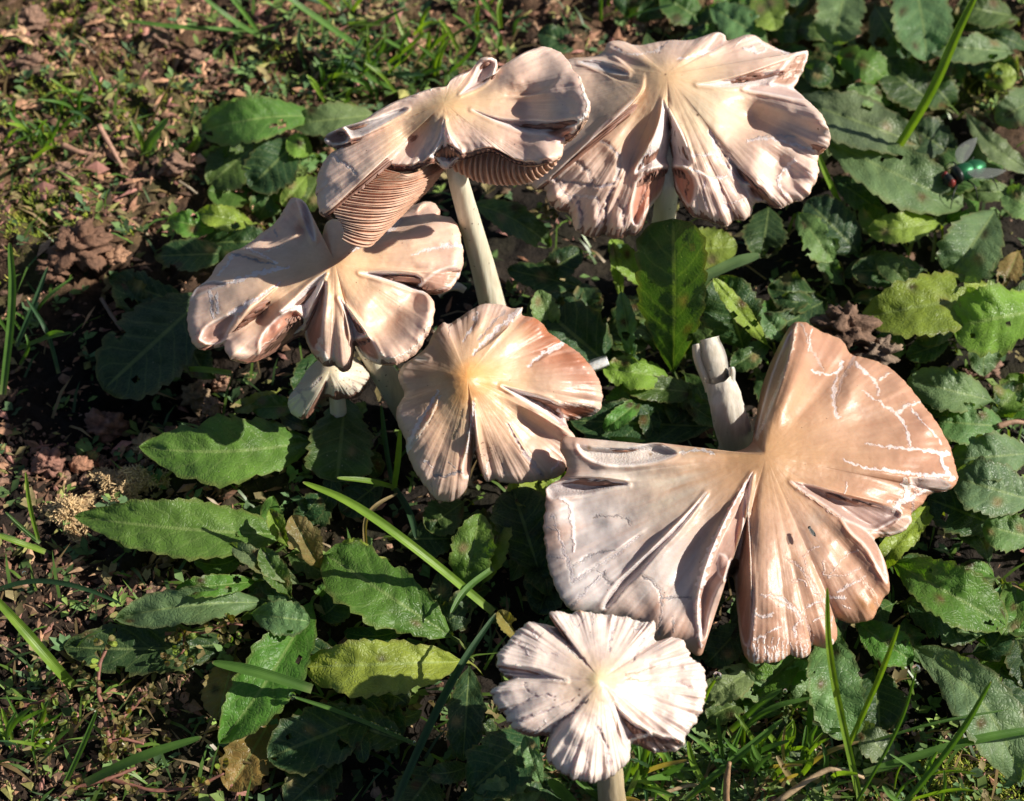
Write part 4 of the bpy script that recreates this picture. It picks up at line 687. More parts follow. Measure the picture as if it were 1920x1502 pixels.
# folded flaps that show their gills: a membrane and every gill a blade of its own
def flap(parent, base, top, bot, zt, zb, ng, colm, colg, bulge, gh, lean, conv=1.0):
    """top, bot: pixel polylines (gill foot lines run between them), zt, zb heights along them; gills run across"""
    top = np.array(top, float); bot = np.array(bot, float); A, B = 60, 26
    def rs(p, z, n, e=1.0):
        l = np.concatenate([[0], np.cumsum(np.hypot(*(p[1:] - p[:-1]).T))]); s = np.linspace(0, 1, n) ** e * l[-1]
        return np.stack([np.interp(s, l, p[:, 0]), np.interp(s, l, p[:, 1])], -1), np.interp(np.linspace(0, 1, n) ** e, np.linspace(0, 1, len(z)), z)
    tp, z0 = rs(smooth_line(top, 2), zt, A, conv); bp, z1 = rs(smooth_line(bot, 2), zb, A)
    v = np.linspace(0, 1, B)[None, :, None]
    px = tp[:, None] * (1 - v) + bp[:, None] * v
    perp = (bp - tp); perp = np.stack([-perp[:, 1], perp[:, 0]], -1) / (np.linalg.norm(perp, axis=1)[:, None] + 1e-6)
    px = px + perp[:, None] * (bulge[0] * np.sin(math.pi * v) ** 1.0)
    Z = z0[:, None] * (1 - v[..., 0]) + z1[:, None] * v[..., 0] + bulge[1] * np.sin(math.pi * v[..., 0])
    X = P(px[..., 0], px[..., 1], Z)
    vv = np.broadcast_to(v, (A, B, 1)); aa = np.linspace(0, 1, A)[:, None, None]
    cm = np.array(colm) * (1 + 0.15 * fbm(px[..., :1] / 20, px[..., 1:] / 20, 3, 2))
    fo = make('flap', X.reshape(-1, 3), gridf(A, B), M_GILL, base, parent, cm.reshape(-1, 3)); 
    # normals facing the viewer
    du = np.gradient(X, axis=0); dv = np.gradient(X, axis=1); Nn = np.cross(du, dv); Nn /= np.linalg.norm(Nn, axis=-1)[..., None] + 1e-9
    if (Nn[A // 2, B // 2] @ (CAM - X[A // 2, B // 2])) < 0: Nn = -Nn
    dun = du / (np.linalg.norm(du, axis=-1)[..., None] + 1e-9)
    for k in range(ng):
        a = (k + 0.5) / ng * (A - 1) + rnd.uniform(-.25, .25); i = int(np.clip(a, 0, A - 2)); f = a - i
        row = X[i] * (1 - f) + X[i + 1] * f; nr = Nn[i]; ur = dun[i]
        q = np.linspace(0, 1, B)[:, None]; hh = gh * (np.sin(math.pi * np.clip(q * 0.93 + 0.05, 0, 1)) ** 0.45) * rnd.uniform(.85, 1.1)
        wv = 0.014 * np.sin(q * rnd.uniform(6, 10) + rnd.uniform(0, 6))
        sp_ = np.linalg.norm(X[min(i + 1, A - 1)] - X[i], axis=-1)[:, None] * (A / ng)
        foot = np.minimum(0.05, sp_ * 0.40)
        l = row - ur * foot; r = row + ur * foot; e1 = row + nr * hh + ur * (lean * sp_ + wv); e0 = e1 - ur * foot * 0.45
        V = np.stack([l, e0, e1, r], 1); cg = np.array(colg) * rnd.uniform(.85, 1.12)
        edge = np.array([0.78, 0.47, 0.32]) * (0.55 + 0.45 * q ** 2) + np.array([.05, .08, .08]) * q ** 3
        cc = np.stack([cg * 0.8 * np.ones_like(q), edge, edge * 0.9, cg * 0.8 * np.ones_like(q)], 1)
        make('gill', V.reshape(-1, 3), gridf(B, 4), M_GILL, base, parent, cc.reshape(-1, 3))
z = lambda *p: [(Z1[0] + a / Z1[2], Z1[1] + b / Z1[2]) for a, b in p]
# left flap: fan of gills from the stem apex to the torn rim; 'top' is the apex side
flap(m1, b1, z((690,640),(705,650),(715,670),(715,700),(700,715),(650,790),(560,880),(480,945),(370,1030)),
     z((350,705),(260,740),(190,780),(140,850),(130,900),(125,950),(160,985),(185,1040),(170,1085)), [6.6, 6.5, 6.3, 6.0, 5.7, 5.5, 5.4], [7.1, 7.05, 6.95, 6.8, 6.65, 6.5, 6.3], 32, (0.60, 0.28, 0.17), (0.68, 0.34, 0.21), (-24, .30), .075, .2, 1.9)
flap(m1, b1, z((725,640),(790,645),(860,625),(930,612),(1000,640),(1060,680),(1150,690),(1250,670),(1310,600)),
     z((730,695),(790,740),(870,780),(960,797),(1040,800),(1120,795),(1200,765),(1280,700),(1322,620)), [6.9, 7.2, 7.4, 7.5, 7.6, 7.8], [6.6, 6.6, 6.7, 6.9, 7.1, 7.5], 22, (0.46, 0.23, 0.14), (0.48, 0.25, 0.16), (5, .06), .09, .3)

# the snapped stem beside the largest cap
sb = P(1385, 850, 0.2)
bs = thing('broken_stem', 'snapped hollow white mushroom stem leaning among leaves left of the largest cap', 'mushroom stem', sb)
tube('stem', [P(1398, 870, 0.3), P(1380, 820, 1.5), P(1358, 740, 3.0), P(1345, 705, 3.5)], [.43, .42, .38, .30], M_STEM, sb, bs, (0.58, 0.55, 0.50), 26, 30, 0.12, 3, False, (0.56, 0.50, 0.43))
def sliver(name, parent, base, pts, w0, w1, col, mat=None, thick=0.06):
    """a torn strip: closed thin slab following pixel points (px,py,z)"""
    p = smooth_line(np.array(pts, float), 2); n = len(p); t = np.linspace(0, 1, n)[:, None]
    d = np.gradient(p[:, :2], axis=0); d /= np.linalg.norm(d, axis=1)[:, None] + 1e-9; pr = np.stack([-d[:, 1], d[:, 0]], -1)
    w_ = (w0 * (1 - t) + w1 * t) * (1 + 0.10 * np.sin(t * 9 + w0)); cols_ = []
    for s, zz in ((-1, 0), (-.4, .12), (.4, .12), (1, 0), (.4, .12 - thick), (-.4, .12 - thick)):
        q = p[:, :2] + pr * w_ * s; cols_.append(P(q[:, 0], q[:, 1], p[:, 2] + zz))
    V = np.stack(cols_, 1); F = gridf(n, 6, True).tolist() + [list(range(6))[::-1], list(range((n - 1) * 6, n * 6))]
    return make(name, V.reshape(-1, 3), F, mat or M_STEM, base, parent, np.broadcast_to(np.array(col), (n * 6, 3)))
sliver('torn_strip', bs, sb, [(1336, 730, 2.9), (1322, 700, 3.3), (1310, 665, 3.8), (1306, 645, 4.1)], 15, 9, (0.56, 0.50, 0.43))
sliver('torn_strip', bs, sb, [(1350, 720, 3.1), (1345, 690, 3.5), (1335, 655, 4.0), (1330, 634, 4.2)], 22, 20, (0.55, 0.49, 0.42))
sliver('torn_strip', bs, sb, [(1372, 720, 3.2), (1373, 700, 3.6), (1372, 688, 3.8)], 8, 5, (0.62, 0.58, 0.52))
ms_ = sliver('stem_scrap', None, P(1110, 690, 1.5), [(1085, 700, 1.6), (1105, 688, 1.7), (1140, 676, 1.8)], 14, 10, (0.66, 0.64, 0.62)); tag(ms_, 'white scrap of mushroom flesh just right of the rust-stained cap', 'mushroom scrap')
ms_ = sliver('stem_scrap', None, P(845, 550, 1.5), [(820, 552, 2.0), (838, 538, 2.2), (858, 536, 2.2), (872, 545, 2.0)], 9, 7, (0.5, 0.47, 0.44)); tag(ms_, 'curled grey strip of mushroom flesh in the gap left of the tall stem', 'mushroom scrap')
# ------------------------------------------------------------------ leaves and plants
TONE = dict(g=(0.085, 0.195, 0.030), b=(0.125, 0.215, 0.088), y=(0.21, 0.30, 0.045), d=(0.026, 0.066, 0.024), o=(0.24, 0.17, 0.06), k=(0.050, 0.110, 0.026))  # d: dark green, lowered further to paint deep shade among the leaves
def leaf(parent, base, b, tp, W, bend=0, hs=(0.4, 1.2, 0.9), fold=0.25, roll=0.0, tone='g', wave=0.10, nt_=40, ns_=13, teeth=9, tipx=0.62, wr=None, name='leaf', mat=None, torn=0.0):
    sd = rnd.random() * 100
    b = np.array(b, float); tp = np.array(tp, float); d = tp - b; Ln = np.hypot(*d); d /= Ln; pr = np.array([-d[1], d[0]])
    c = (b + tp) / 2 + pr * bend * 2; T = np.linspace(0, 1, nt_)[:, None]
    mid = (1 - T) ** 2 * b + 2 * T * (1 - T) * c + T ** 2 * tp
    tg = 2 * (1 - T) * (c - b) + 2 * T * (tp - c); tg /= np.linalg.norm(tg, axis=1)[:, None]; pn = np.stack([-tg[:, 1], tg[:, 0]], -1)
    a1, a2 = 0.75, tipx; pk = a1 / (a1 + a2); prof = (T ** a1 * (1 - T) ** a2) / (pk ** a1 * (1 - pk) ** a2); prof = np.maximum(prof[:, 0], 0.05 * (T[:, 0] < .2) + 0.004)
    S = np.linspace(-1, 1, ns_)[None]; tt = (T * teeth) % 1
    ser = 1 + (0.14 * (tt - 0.5) + 0.10 * fbm(T * 6, T * 0 + sd, 3, 2) * 2 + torn * np.minimum(0, fbm(T * 4, S * 0 + np.sign(S) * 7 + sd, 9, 2) - 0.1)) * np.abs(S) ** 5
    wl = W * prof[:, None]; Wr = (wr if wr is not None else W) * prof[:, None]
    off = np.where(S < 0, wl, Wr) * S * ser
    px = mid[:, :1] + pn[:, :1] * off; py = mid[:, 1:] + pn[:, 1:] * off
    # forward sweep of the teeth
    px = px + tg[:, :1] * np.abs(S) ** 3 * W * 0.06; py = py + tg[:, 1:] * np.abs(S) ** 3 * W * 0.06
    wc = np.abs(off) / 80
    h0, h1, h2 = hs; Z = (1 - T) ** 2 * h0 + 2 * T * (1 - T) * (2 * h1 - (h0 + h2) / 2) + T ** 2 * h2
    Z = Z + fold * wc + roll * off / 80 + wave * np.sin(T * rnd.uniform(7, 12) + sd) * np.abs(S) ** 2 * (W / 45) * np.sign(S + 1e-6) ** (1 if rnd.random() < .5 else 2)
    Z = Z + 0.10 * fbm(px / 28 + sd, py / 28, 2, 2) - 0.035 * np.exp(-(S / 0.12) ** 2) + 0.03 * np.cos((T * 7.5 - np.abs(S) * 1.7) * 2 * math.pi) * np.clip(np.abs(S) * 3, 0, 1) * (1 - np.abs(S)) * W / 45
    V = P(px, py, Z)
    if name == 'leaf':                      # the leaf stalk, down to the soil
        g0 = V[0].mean(0); back = V[0, ns_ // 2] - V[3, ns_ // 2]; back[2] = 0; back /= np.linalg.norm(back) + 1e-9
        gr = g0 + back * 0.5; gr[2] = float(ground_h(gr[0], gr[1])) - 0.05; side = np.cross(back, [0, 0, 1.0]); st = []
        for q in (1.0, 0.66, 0.33):
            cpt = g0 * (1 - q) + gr * q; cpt[2] = g0[2] * (1 - q ** 1.6) + gr[2] * q ** 1.6; st.append(cpt + side * (-S[0][:, None]) * 0.05 + np.array([0, 0, 1]) * 0.03 * (S[0][:, None] ** 2))
        V[:0]; stalk = np.stack(st)
    else: stalk = None
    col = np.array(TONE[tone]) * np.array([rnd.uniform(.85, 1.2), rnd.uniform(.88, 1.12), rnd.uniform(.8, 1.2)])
    C = col * (1 + 0.35 * fbm(px[..., None] / 30 + sd, py[..., None] / 30, 5, 3))
    e = np.clip((np.abs(S) - 0.90) * 8 + 0.8 * fbm(T * 7 + sd, S * 1.5, 6, 2), 0, 1)[..., None] * 0.55
    C = C * (1 - e) + np.array((0.17, 0.13, 0.05)) * e
    for _ in range(rnd.choice([0, 1, 1, 2])):
        q0, q1 = rnd.uniform(.15, .95), rnd.uniform(-.8, .8); a = np.clip(1.3 * np.exp(-((T - q0) * Ln / 9) ** 2 - ((S - q1) * W / 8) ** 2) + 0.5 * fbm(px / 6, py / 6, sd, 2) * np.exp(-((T - q0) * Ln / 14) ** 2 - ((S - q1) * W / 12) ** 2), 0, 1)[..., None]
        C = C * (1 - a) + np.array(rnd.choice([(0.10, 0.05, 0.02), (0.22, 0.17, 0.08), (0.05, 0.03, 0.015)])) * a
    UV = np.stack([np.broadcast_to(S * 0.5 + 0.5, px.shape), np.broadcast_to(T, px.shape)], -1)
    if stalk is not None:
        nstalk = 3
        V = np.concatenate([stalk, V]); C = np.concatenate([np.broadcast_to(col * 0.5 + np.array((0.10, 0.09, 0.04)), (3, ns_, 3)), C]); UV = np.concatenate([UV[:1]] * 3 + [UV]); nt_ += 3
    F_ = gridf(nt_, ns_)
    if stalk is not None and rnd.random() < 0.45:        # insect holes and torn edges
        off_ = nt_ - T.shape[0]; ti = ((F_[:, 0] // ns_) - off_) / T.shape[0]; si = (F_[:, 0] % ns_) / (ns_ - 1) * 2 - 1; keep = np.ones(len(F_), bool)
        for _ in range(rnd.choice([1, 1, 2, 3])):
            q0, q1 = rnd.uniform(.2, .95), rnd.choice([-1, 1]) * rnd.uniform(.3, 1.05); rr_ = rnd.uniform(4, 10)
            keep &= ((ti - q0) * Ln / rr_) ** 2 + ((si - q1) * W / rr_) ** 2 > 1
        F_ = F_[keep]
    return make(name, V.reshape(-1, 3), F_, mat or M_LEAF, base, parent, np.clip(C, 0, 1).reshape(-1, 3), UV.reshape(-1, 2))

BL = dict(g=(0.085, 0.18, 0.035), y=(0.15, 0.25, 0.03), d=(0.035, 0.085, 0.035), b=(0.13, 0.21, 0.09), s=(0.30, 0.22, 0.11), r=(0.28, 0.13, 0.06))
def blade(parent, base, pts, w, tone='g', name='blade', tipw=0.12, fold=0.7, n=22, tip_fade=True):
    p = smooth_line(np.array(pts, float), 3); t = np.linspace(0, 1, len(p)); q = np.linspace(0, 1, n); p = np.stack([np.interp(q, t, p[:, k]) for k in range(3)], -1)
    d = np.gradient(p[:, :2], axis=0); d /= np.linalg.norm(d, axis=1)[:, None] + 1e-9; pr = np.stack([-d[:, 1], d[:, 0]], -1)
    # widest near the root (last point), pointed at the first point
    ww = 0.80 * w * np.clip(q / 0.45, tipw * .3, 1) ** 0.6 * (1 - 0.25 * q); rows = []
    for s in (-1, -.5, 0, .5, 1):
        x = p[:, :2] + pr * (ww * s)[:, None]; rows.append(P(x[:, 0], x[:, 1], p[:, 2] + abs(s) * fold * ww / 80 + 0.006))
    V = np.stack(rows, 1); col = np.array(BL[tone]) * rnd.uniform(.8, 1.2)
    C = np.broadcast_to(col, V.shape).copy()
    if tip_fade:
        a = np.clip(1 - q / 0.06, 0, 1)[:, None, None] * 0.8; C = C * (1 - a) + np.array((0.36, 0.28, 0.14)) * a
        a = np.clip((q - .8) / .2, 0, 1)[:, None, None] * 0.5; C = C * (1 - a) + np.array((0.26, 0.27, 0.12)) * a
    UV = np.stack(np.broadcast_arrays(np.linspace(0, 1, 5)[None, :], q[:, None]), -1)
    return make(name, V.reshape(-1, 3), gridf(n, 5), M_GRASS, base, parent, C.reshape(-1, 3), UV.reshape(-1, 2))

def gz(px, py):
    X = P(px, py, 0.0); return float(ground_h(X[0], X[1]))
def plant(label, cat, cx, cy, leaves, name='leafy_weed', group='leafy weeds covering the soil', lower=0, spread=(130, 90), ltone='dkkbg'):
    base = P(cx, cy, gz(cx, cy)); t = thing(name, label, cat, base, group)
    for L_ in leaves:
        b, tp, W = L_[:3]; kw = L_[3] if len(L_) > 3 else {}
        leaf(t, base, b, tp, W, **kw)
        # petiole from the crown of the plant
    for k in range(lower):
        a = rnd.uniform(0, 6.28); r = rnd.uniform(.1, 1); bx = cx + math.cos(a) * spread[0] * r * .6; by = cy + math.sin(a) * spread[1] * r * .6
        l = rnd.uniform(70, 130); a2 = a + rnd.uniform(-.9, .9)
        leaf(t, base, (bx, by), (bx + math.cos(a2) * l, by + math.sin(a2) * l * .8), rnd.uniform(15, 38), bend=rnd.uniform(-20, 20), wave=rnd.uniform(.05, .3), teeth=rnd.choice([5, 7, 9, 11]), tipx=rnd.uniform(.4, .95), torn=rnd.choice([0, 0, .5, 1]),
             hs=(0.1, rnd.uniform(.25, .8), rnd.uniform(-.1, .7)), fold=rnd.uniform(-.2, .6), roll=rnd.uniform(-.45, .45), tone=rnd.choice(ltone), nt_=28, ns_=9)
    return t

D = dict
plant('spreading weed at the top right edge, grey-green leaves around the tall bright blade', 'weed', 1660, 130, [
    ((1330,10),(1432,72),36,D(tone='b',hs=(.8,1.2,.9))), ((1420,-25),(1457,54),34,D(tone='y',hs=(.6,1.2,1.2))),
    ((1590,-45),(1563,82),48,D(tone='b',hs=(.8,1.6,1.2),roll=-.2)), ((1700,-70),(1737,112),56,D(tone='b',hs=(.6,1.5,1.4),bend=-8)),
    ((1640,10),(1700,110),46,D(tone='d',hs=(.3,.8,.6))), ((1565,110),(1662,152),36,D(tone='g',hs=(.6,1.5,.9),bend=-14,fold=-.3)),
    ((1902,98),(1733,82),30,D(tone='b',hs=(.8,1.5,1.2),fold=.5)), ((1765,205),(1650,118),42,D(tone='d',hs=(.3,.9,.9))),
    ((1672,195),(1590,165),22,D(tone='b',hs=(.5,1.2,1.2))), ((1500,120),(1560,150),26,D(tone='d')), ((1530,60),(1580,150),30,D(tone='d',hs=(.2,.6,.5))),
    ((1900,30),(1800,10),34,D(tone='k',hs=(.3,.9,.8))), ((1840,150),(1905,140),26,D(tone='y',hs=(.4,.8,.8)))], lower=10)
plant('low weed behind the fly, long pale serrated leaves pointing right from under the broad mushroom', 'weed', 1600, 250, [
    ((1478,185),(1722,272),50,D(tone='b',hs=(1.0,1.6,1.2),fold=.25,bend=-4)), ((1545,262),(1805,385),54,D(tone='b',hs=(1.0,1.5,.9),fold=.3)),
    ((1560,330),(1650,395),26,D(tone='d',hs=(.3,.6,.5))), ((1895,292),(1732,338),46,D(tone='k',hs=(.5,1.1,.8))),
    ((1790,358),(1898,360),20,D(tone='b',hs=(.7,1.1,.9))), ((1812,212),(1935,322),22,D(tone='b',hs=(1,1.4,.9),bend=12)),
    ((1965,170),(1868,228),36,D(tone='b',hs=(.8,1.5,1.1))), ((1800,300),(1700,230),40,D(tone='d',hs=(.1,.4,.4)))], lower=7)
plant('weed below the fly with a heart-shaped leaf folded half light and half dark', 'weed', 1740, 450, [
    ((1868,392),(1785,515),62,D(tone='b',hs=(1.0,1.7,1.2),fold=.75,tipx=.45,wr=56)), ((1762,418),(1628,434),30,D(tone='y',hs=(.8,1.3,.9))),
    ((1495,398),(1562,488),36,D(tone='b',hs=(.8,1.4,.9),torn=.6)), ((1612,475),(1515,378),50,D(tone='d',hs=(.4,.9,.9))),
    ((1442,388),(1428,482),42,D(tone='d',hs=(.5,1.1,.8))), ((1955,402),(1880,360),32,D(tone='b',hs=(.8,1.2,.9))),
    ((1732,505),(1598,508),34,D(tone='d',hs=(.3,.7,.6))), ((1640,470),(1700,530),24,D(tone='k')), ((1910,470),(1880,540),24,D(tone='o',hs=(.3,.6,.4)))], lower=7)
plant('weed at the right edge with two large yellow-green puckered leaves', 'weed', 1850, 580, [
    ((1880,556),(1617,597),60,D(tone='y',hs=(1.0,1.7,1.1),fold=.2,teeth=11,tipx=.75,bend=6)), ((1965,578),(1788,612),66,D(tone='y',hs=(1.2,2.0,1.5),fold=.3,tipx=.45)),
    ((1700,660),(1640,640),30,D(tone='k',hs=(.3,.6,.5))), ((1780,640),(1700,668),24,D(tone='d',hs=(.2,.4,.3)))], lower=5)
plant('weed right of the largest cap, dull blue-green crinkled leaves catching sunlight', 'weed', 1840, 800, [
    ((1862,752),(1703,712),42,D(tone='b',hs=(.7,1.4,1.0),wave=.22)), ((1885,800),(1760,790),42,D(tone='b',hs=(.6,1.2,1.0),wave=.2)), ((1800,745),(1730,765),26,D(tone='d')),
    ((1935,850),(1785,862),46,D(tone='b',hs=(.6,1.2,.9),wave=.2)), ((1940,940),(1790,895),54,D(tone='b',hs=(.7,1.4,1.1))), ((1880,990),(1742,935),46,D(tone='d',hs=(.3,.7,.6))),
    ((1760,950),(1652,1068),28,D(tone='y',hs=(.4,1.2,1.0),wave=.3,bend=14)), ((1740,940),(1690,1010),20,D(tone='y',hs=(.4,1.0,.8),wave=.3)), ((1940,1010),(1845,985),40,D(tone='b',hs=(.5,1.0,.9)))], lower=7)
plant('weed at the lower right, broad dark-green serrated leaf beside the torn cap', 'weed', 1700, 1130, [
    ((1672,1052),(1885,1172),58,D(tone='g',hs=(.8,1.7,1.0),fold=.35,teeth=12,wr=50)), ((1700,1130),(1835,1190),44,D(tone='d',hs=(.3,.7,.5))),
    ((1560,1160),(1595,1382),54,D(tone='b',hs=(.8,1.3,.7),fold=.15,tipx=.45,bend=14)), ((1607,1168),(1710,1240),36,D(tone='g',hs=(.6,1.1,.8))),
    ((1640,1250),(1650,1370),52,D(tone='d',hs=(.2,.5,.4))), ((1598,1352),(1672,1425),30,D(tone='b',hs=(.4,.8,.5))),
    ((1420,1252),(1318,1312),34,D(tone='b',hs=(.6,1.1,.8))), ((1500,1225),(1415,1300),32,D(tone='g',hs=(.4,.8,.6))), ((1395,1170),(1325,1245),38,D(tone='d',hs=(.3,.7,.5)))], lower=8)
plant('weed in the bottom right corner with one long arching grey-green leaf', 'weed', 1780, 1250, [
    ((1712,1212),(1912,1465),56,D(tone='b',hs=(.8,1.5,.5),bend=-36,fold=.25)), ((1950,1330),(1880,1250),30,D(tone='d',hs=(.2,.5,.4))), ((1900,1180),(1940,1290),36,D(tone='d',hs=(.2,.5,.4)))], lower=5)
plant('upright weed in the centre, tall dark leaf with glowing veins between the mushrooms', 'weed', 1265, 690, [
    ((1262,700),(1262,414),74,D(tone='k',hs=(.5,2.8,4.0),fold=.2,bend=2,tipx=.35,wr=64,roll=.65)), ((1270,470),(1380,462),40,D(tone='y',hs=(.9,1.4,1.2))),
    ((1395,655),(1350,520),58,D(tone='d',hs=(.5,1.8,2.4),fold=.2,roll=.3)), ((1440,648),(1338,522),17,D(tone='y',hs=(.8,2.2,2.7),fold=.2)),
    ((1186,678),(1165,548),19,D(tone='b',hs=(.6,1.7,2.2))), ((1152,692),(998,562),62,D(tone='d',hs=(.3,1.3,1.5),roll=.2)), ((1040,640),(1010,545),26,D(tone='b',hs=(.9,1.6,1.8))),
    ((1255,708),(1132,690),34,D(tone='y',hs=(.6,1.2,1.0),torn=.8,wave=.25)), ((1325,738),(1165,722),26,D(tone='k',hs=(.3,.8,.8))),
    ((1335,800),(1072,788),46,D(tone='d',hs=(.1,.6,.6))), ((1205,748),(1132,806),20,D(tone='g',hs=(.6,1.0,.8),fold=.5)), ((1230,835),(1118,828),13,D(tone='y',hs=(.5,.8,.6))),
    ((1445,640),(1372,690),24,D(tone='k',hs=(.4,.8,.7))), ((1475,640),(1432,588),24,D(tone='b',hs=(.5,1.2,1.2))), ((1420,700),(1470,760),34,D(tone='d',hs=(.1,.5,.3))),
    ((885,382),(1032,462),30,D(tone='k',hs=(.8,1.5,.8),bend=-12)), ((1100,540),(952,505),26,D(tone='d',hs=(.2,.7,.6))), ((1010,520),(1090,470),28,D(tone='d',hs=(.2,.8,.9))),
    ((1215,540),(1145,450),24,D(tone='y',hs=(.4,1.3,1.6))), ((1165,560),(1150,455),12,D(tone='y',hs=(.4,1.3,1.8)))], lower=12, spread=(190, 110))
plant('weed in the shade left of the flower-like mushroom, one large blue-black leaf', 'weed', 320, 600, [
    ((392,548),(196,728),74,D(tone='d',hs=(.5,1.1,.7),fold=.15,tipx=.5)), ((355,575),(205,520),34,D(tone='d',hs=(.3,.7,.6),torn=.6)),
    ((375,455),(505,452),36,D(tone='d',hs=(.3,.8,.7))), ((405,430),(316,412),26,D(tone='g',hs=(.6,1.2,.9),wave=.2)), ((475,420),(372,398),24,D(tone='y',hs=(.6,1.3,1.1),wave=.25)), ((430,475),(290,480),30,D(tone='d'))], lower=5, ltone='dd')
plant('weed behind the flower-like mushroom, oval leaves half lit at the upper left', 'weed', 500, 290, [
    ((592,218),(380,246),44,D(tone='g',hs=(.8,1.8,.8),fold=.2,tipx=.45,bend=10)), ((480,270),(392,345),44,D(tone='k',hs=(.3,.8,.5))), ((560,262),(470,350),50,D(tone='d',hs=(.3,.9,.6))),
    ((705,215),(548,232),32,D(tone='b',hs=(.6,1.3,.9))), ((585,290),(540,260),24,D(tone='y',hs=(.5,1,.8))), ((575,330),(530,385),20,D(tone='y',hs=(.5,.9,.7))), ((600,330),(560,400),28,D(tone='k',hs=(.3,.6,.4)))], lower=5)
plant('weed under the tiny cap, blotched light-green leaf with a curled pointed tip', 'weed', 600, 820, [
    ((588,826),(264,838),64,D(tone='g',hs=(.6,1.3,1.0),fold=.15,bend=-14,tipx=.85,torn=.4)), ((648,742),(632,900),66,D(tone='k',hs=(.9,1.3,.7),tipx=.4,fold=.1)),
    ((560,760),(470,765),22,D(tone='g',hs=(.5,.9,.8))), ((520,735),(440,770),16,D(tone='y',hs=(.5,.9,.8))), ((720,900),(640,960),34,D(tone='d',hs=(.2,.5,.4))), ((600,660),(560,740),30,D(tone='d',hs=(.2,.5,.4))), ((620,930),(560,990),34,D(tone='d',hs=(.2,.5,.4)))], lower=4, ltone='dd')
plant('weed at the left, long glossy green leaf pointing left beside the straw clump', 'weed', 520, 1020, [
    ((535,1002),(142,968),58,D(tone='g',hs=(.6,1.3,.8),fold=.2,tipx=.85,teeth=13,bend=-6)), ((562,1095),(430,1020),20,D(tone='b',hs=(.6,1.2,1.2),fold=.6)),
    ((545,1120),(490,1028),24,D(tone='k',hs=(.5,1.1,1.4),fold=.6)), ((600,1065),(548,968),30,D(tone='o',hs=(.5,1.3,1.7),fold=.7)), ((540,1025),(505,955),17,D(tone='y',hs=(.5,1.2,1.5),fold=.7)),
    ((560,980),(600,930),26,D(tone='d',hs=(.2,.7,.6))), ((500,1130),(218,1160),36,D(tone='b',hs=(.5,1.4,.8),fold=.6,wave=.3,bend=10)), ((480,1090),(330,1105),22,D(tone='g',hs=(.8,1.6,1.3),fold=.3,wave=.2)),
    ((440,1205),(122,1212),50,D(tone='d',hs=(.3,.7,.5),bend=-8)), ((610,1120),(590,1090),12,D(tone='g'))], lower=5)
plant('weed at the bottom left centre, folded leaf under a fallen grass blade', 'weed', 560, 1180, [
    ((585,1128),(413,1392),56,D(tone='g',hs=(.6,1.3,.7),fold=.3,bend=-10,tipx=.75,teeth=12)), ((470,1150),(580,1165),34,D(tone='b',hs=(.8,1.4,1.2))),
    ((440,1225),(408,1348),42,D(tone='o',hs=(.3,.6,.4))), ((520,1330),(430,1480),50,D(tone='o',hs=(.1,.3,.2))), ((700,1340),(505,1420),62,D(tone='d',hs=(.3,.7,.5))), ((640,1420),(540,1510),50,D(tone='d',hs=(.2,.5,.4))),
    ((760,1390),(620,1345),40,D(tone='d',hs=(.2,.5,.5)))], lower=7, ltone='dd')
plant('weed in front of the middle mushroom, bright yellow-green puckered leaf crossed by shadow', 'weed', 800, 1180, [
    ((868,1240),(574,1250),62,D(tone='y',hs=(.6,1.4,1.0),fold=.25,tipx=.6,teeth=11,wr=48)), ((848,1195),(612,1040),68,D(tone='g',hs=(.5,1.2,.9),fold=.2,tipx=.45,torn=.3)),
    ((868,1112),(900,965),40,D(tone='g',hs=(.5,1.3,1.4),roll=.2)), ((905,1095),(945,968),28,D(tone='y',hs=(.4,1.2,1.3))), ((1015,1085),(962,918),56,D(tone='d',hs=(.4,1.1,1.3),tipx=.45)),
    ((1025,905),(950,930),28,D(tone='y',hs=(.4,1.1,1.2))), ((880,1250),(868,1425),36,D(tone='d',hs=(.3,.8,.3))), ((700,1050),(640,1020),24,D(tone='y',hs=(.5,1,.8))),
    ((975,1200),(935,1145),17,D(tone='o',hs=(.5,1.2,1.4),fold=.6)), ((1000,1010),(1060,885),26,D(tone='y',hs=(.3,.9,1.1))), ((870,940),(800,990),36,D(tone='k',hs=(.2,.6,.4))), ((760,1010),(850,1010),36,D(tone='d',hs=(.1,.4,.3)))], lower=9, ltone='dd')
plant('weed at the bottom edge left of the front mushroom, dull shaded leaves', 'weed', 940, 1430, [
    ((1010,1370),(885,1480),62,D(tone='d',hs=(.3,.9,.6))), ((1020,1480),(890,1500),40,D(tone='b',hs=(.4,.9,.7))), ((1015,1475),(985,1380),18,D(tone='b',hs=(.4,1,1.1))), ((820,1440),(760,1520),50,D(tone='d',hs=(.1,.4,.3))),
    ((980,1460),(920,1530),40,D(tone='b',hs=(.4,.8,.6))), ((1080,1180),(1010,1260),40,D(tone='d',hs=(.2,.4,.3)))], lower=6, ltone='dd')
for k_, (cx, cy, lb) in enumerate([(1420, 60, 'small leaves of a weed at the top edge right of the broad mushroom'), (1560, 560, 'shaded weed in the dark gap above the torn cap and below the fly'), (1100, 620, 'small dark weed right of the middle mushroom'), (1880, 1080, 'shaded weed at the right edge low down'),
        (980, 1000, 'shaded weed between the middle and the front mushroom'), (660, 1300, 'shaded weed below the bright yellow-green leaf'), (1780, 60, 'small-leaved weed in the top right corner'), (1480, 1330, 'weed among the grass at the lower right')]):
    plant(lb, 'weed', cx, cy, [], lower=11, spread=(120, 80), ltone='dkkdbg' if k_ in (0, 6, 7, 3) else 'dkd')
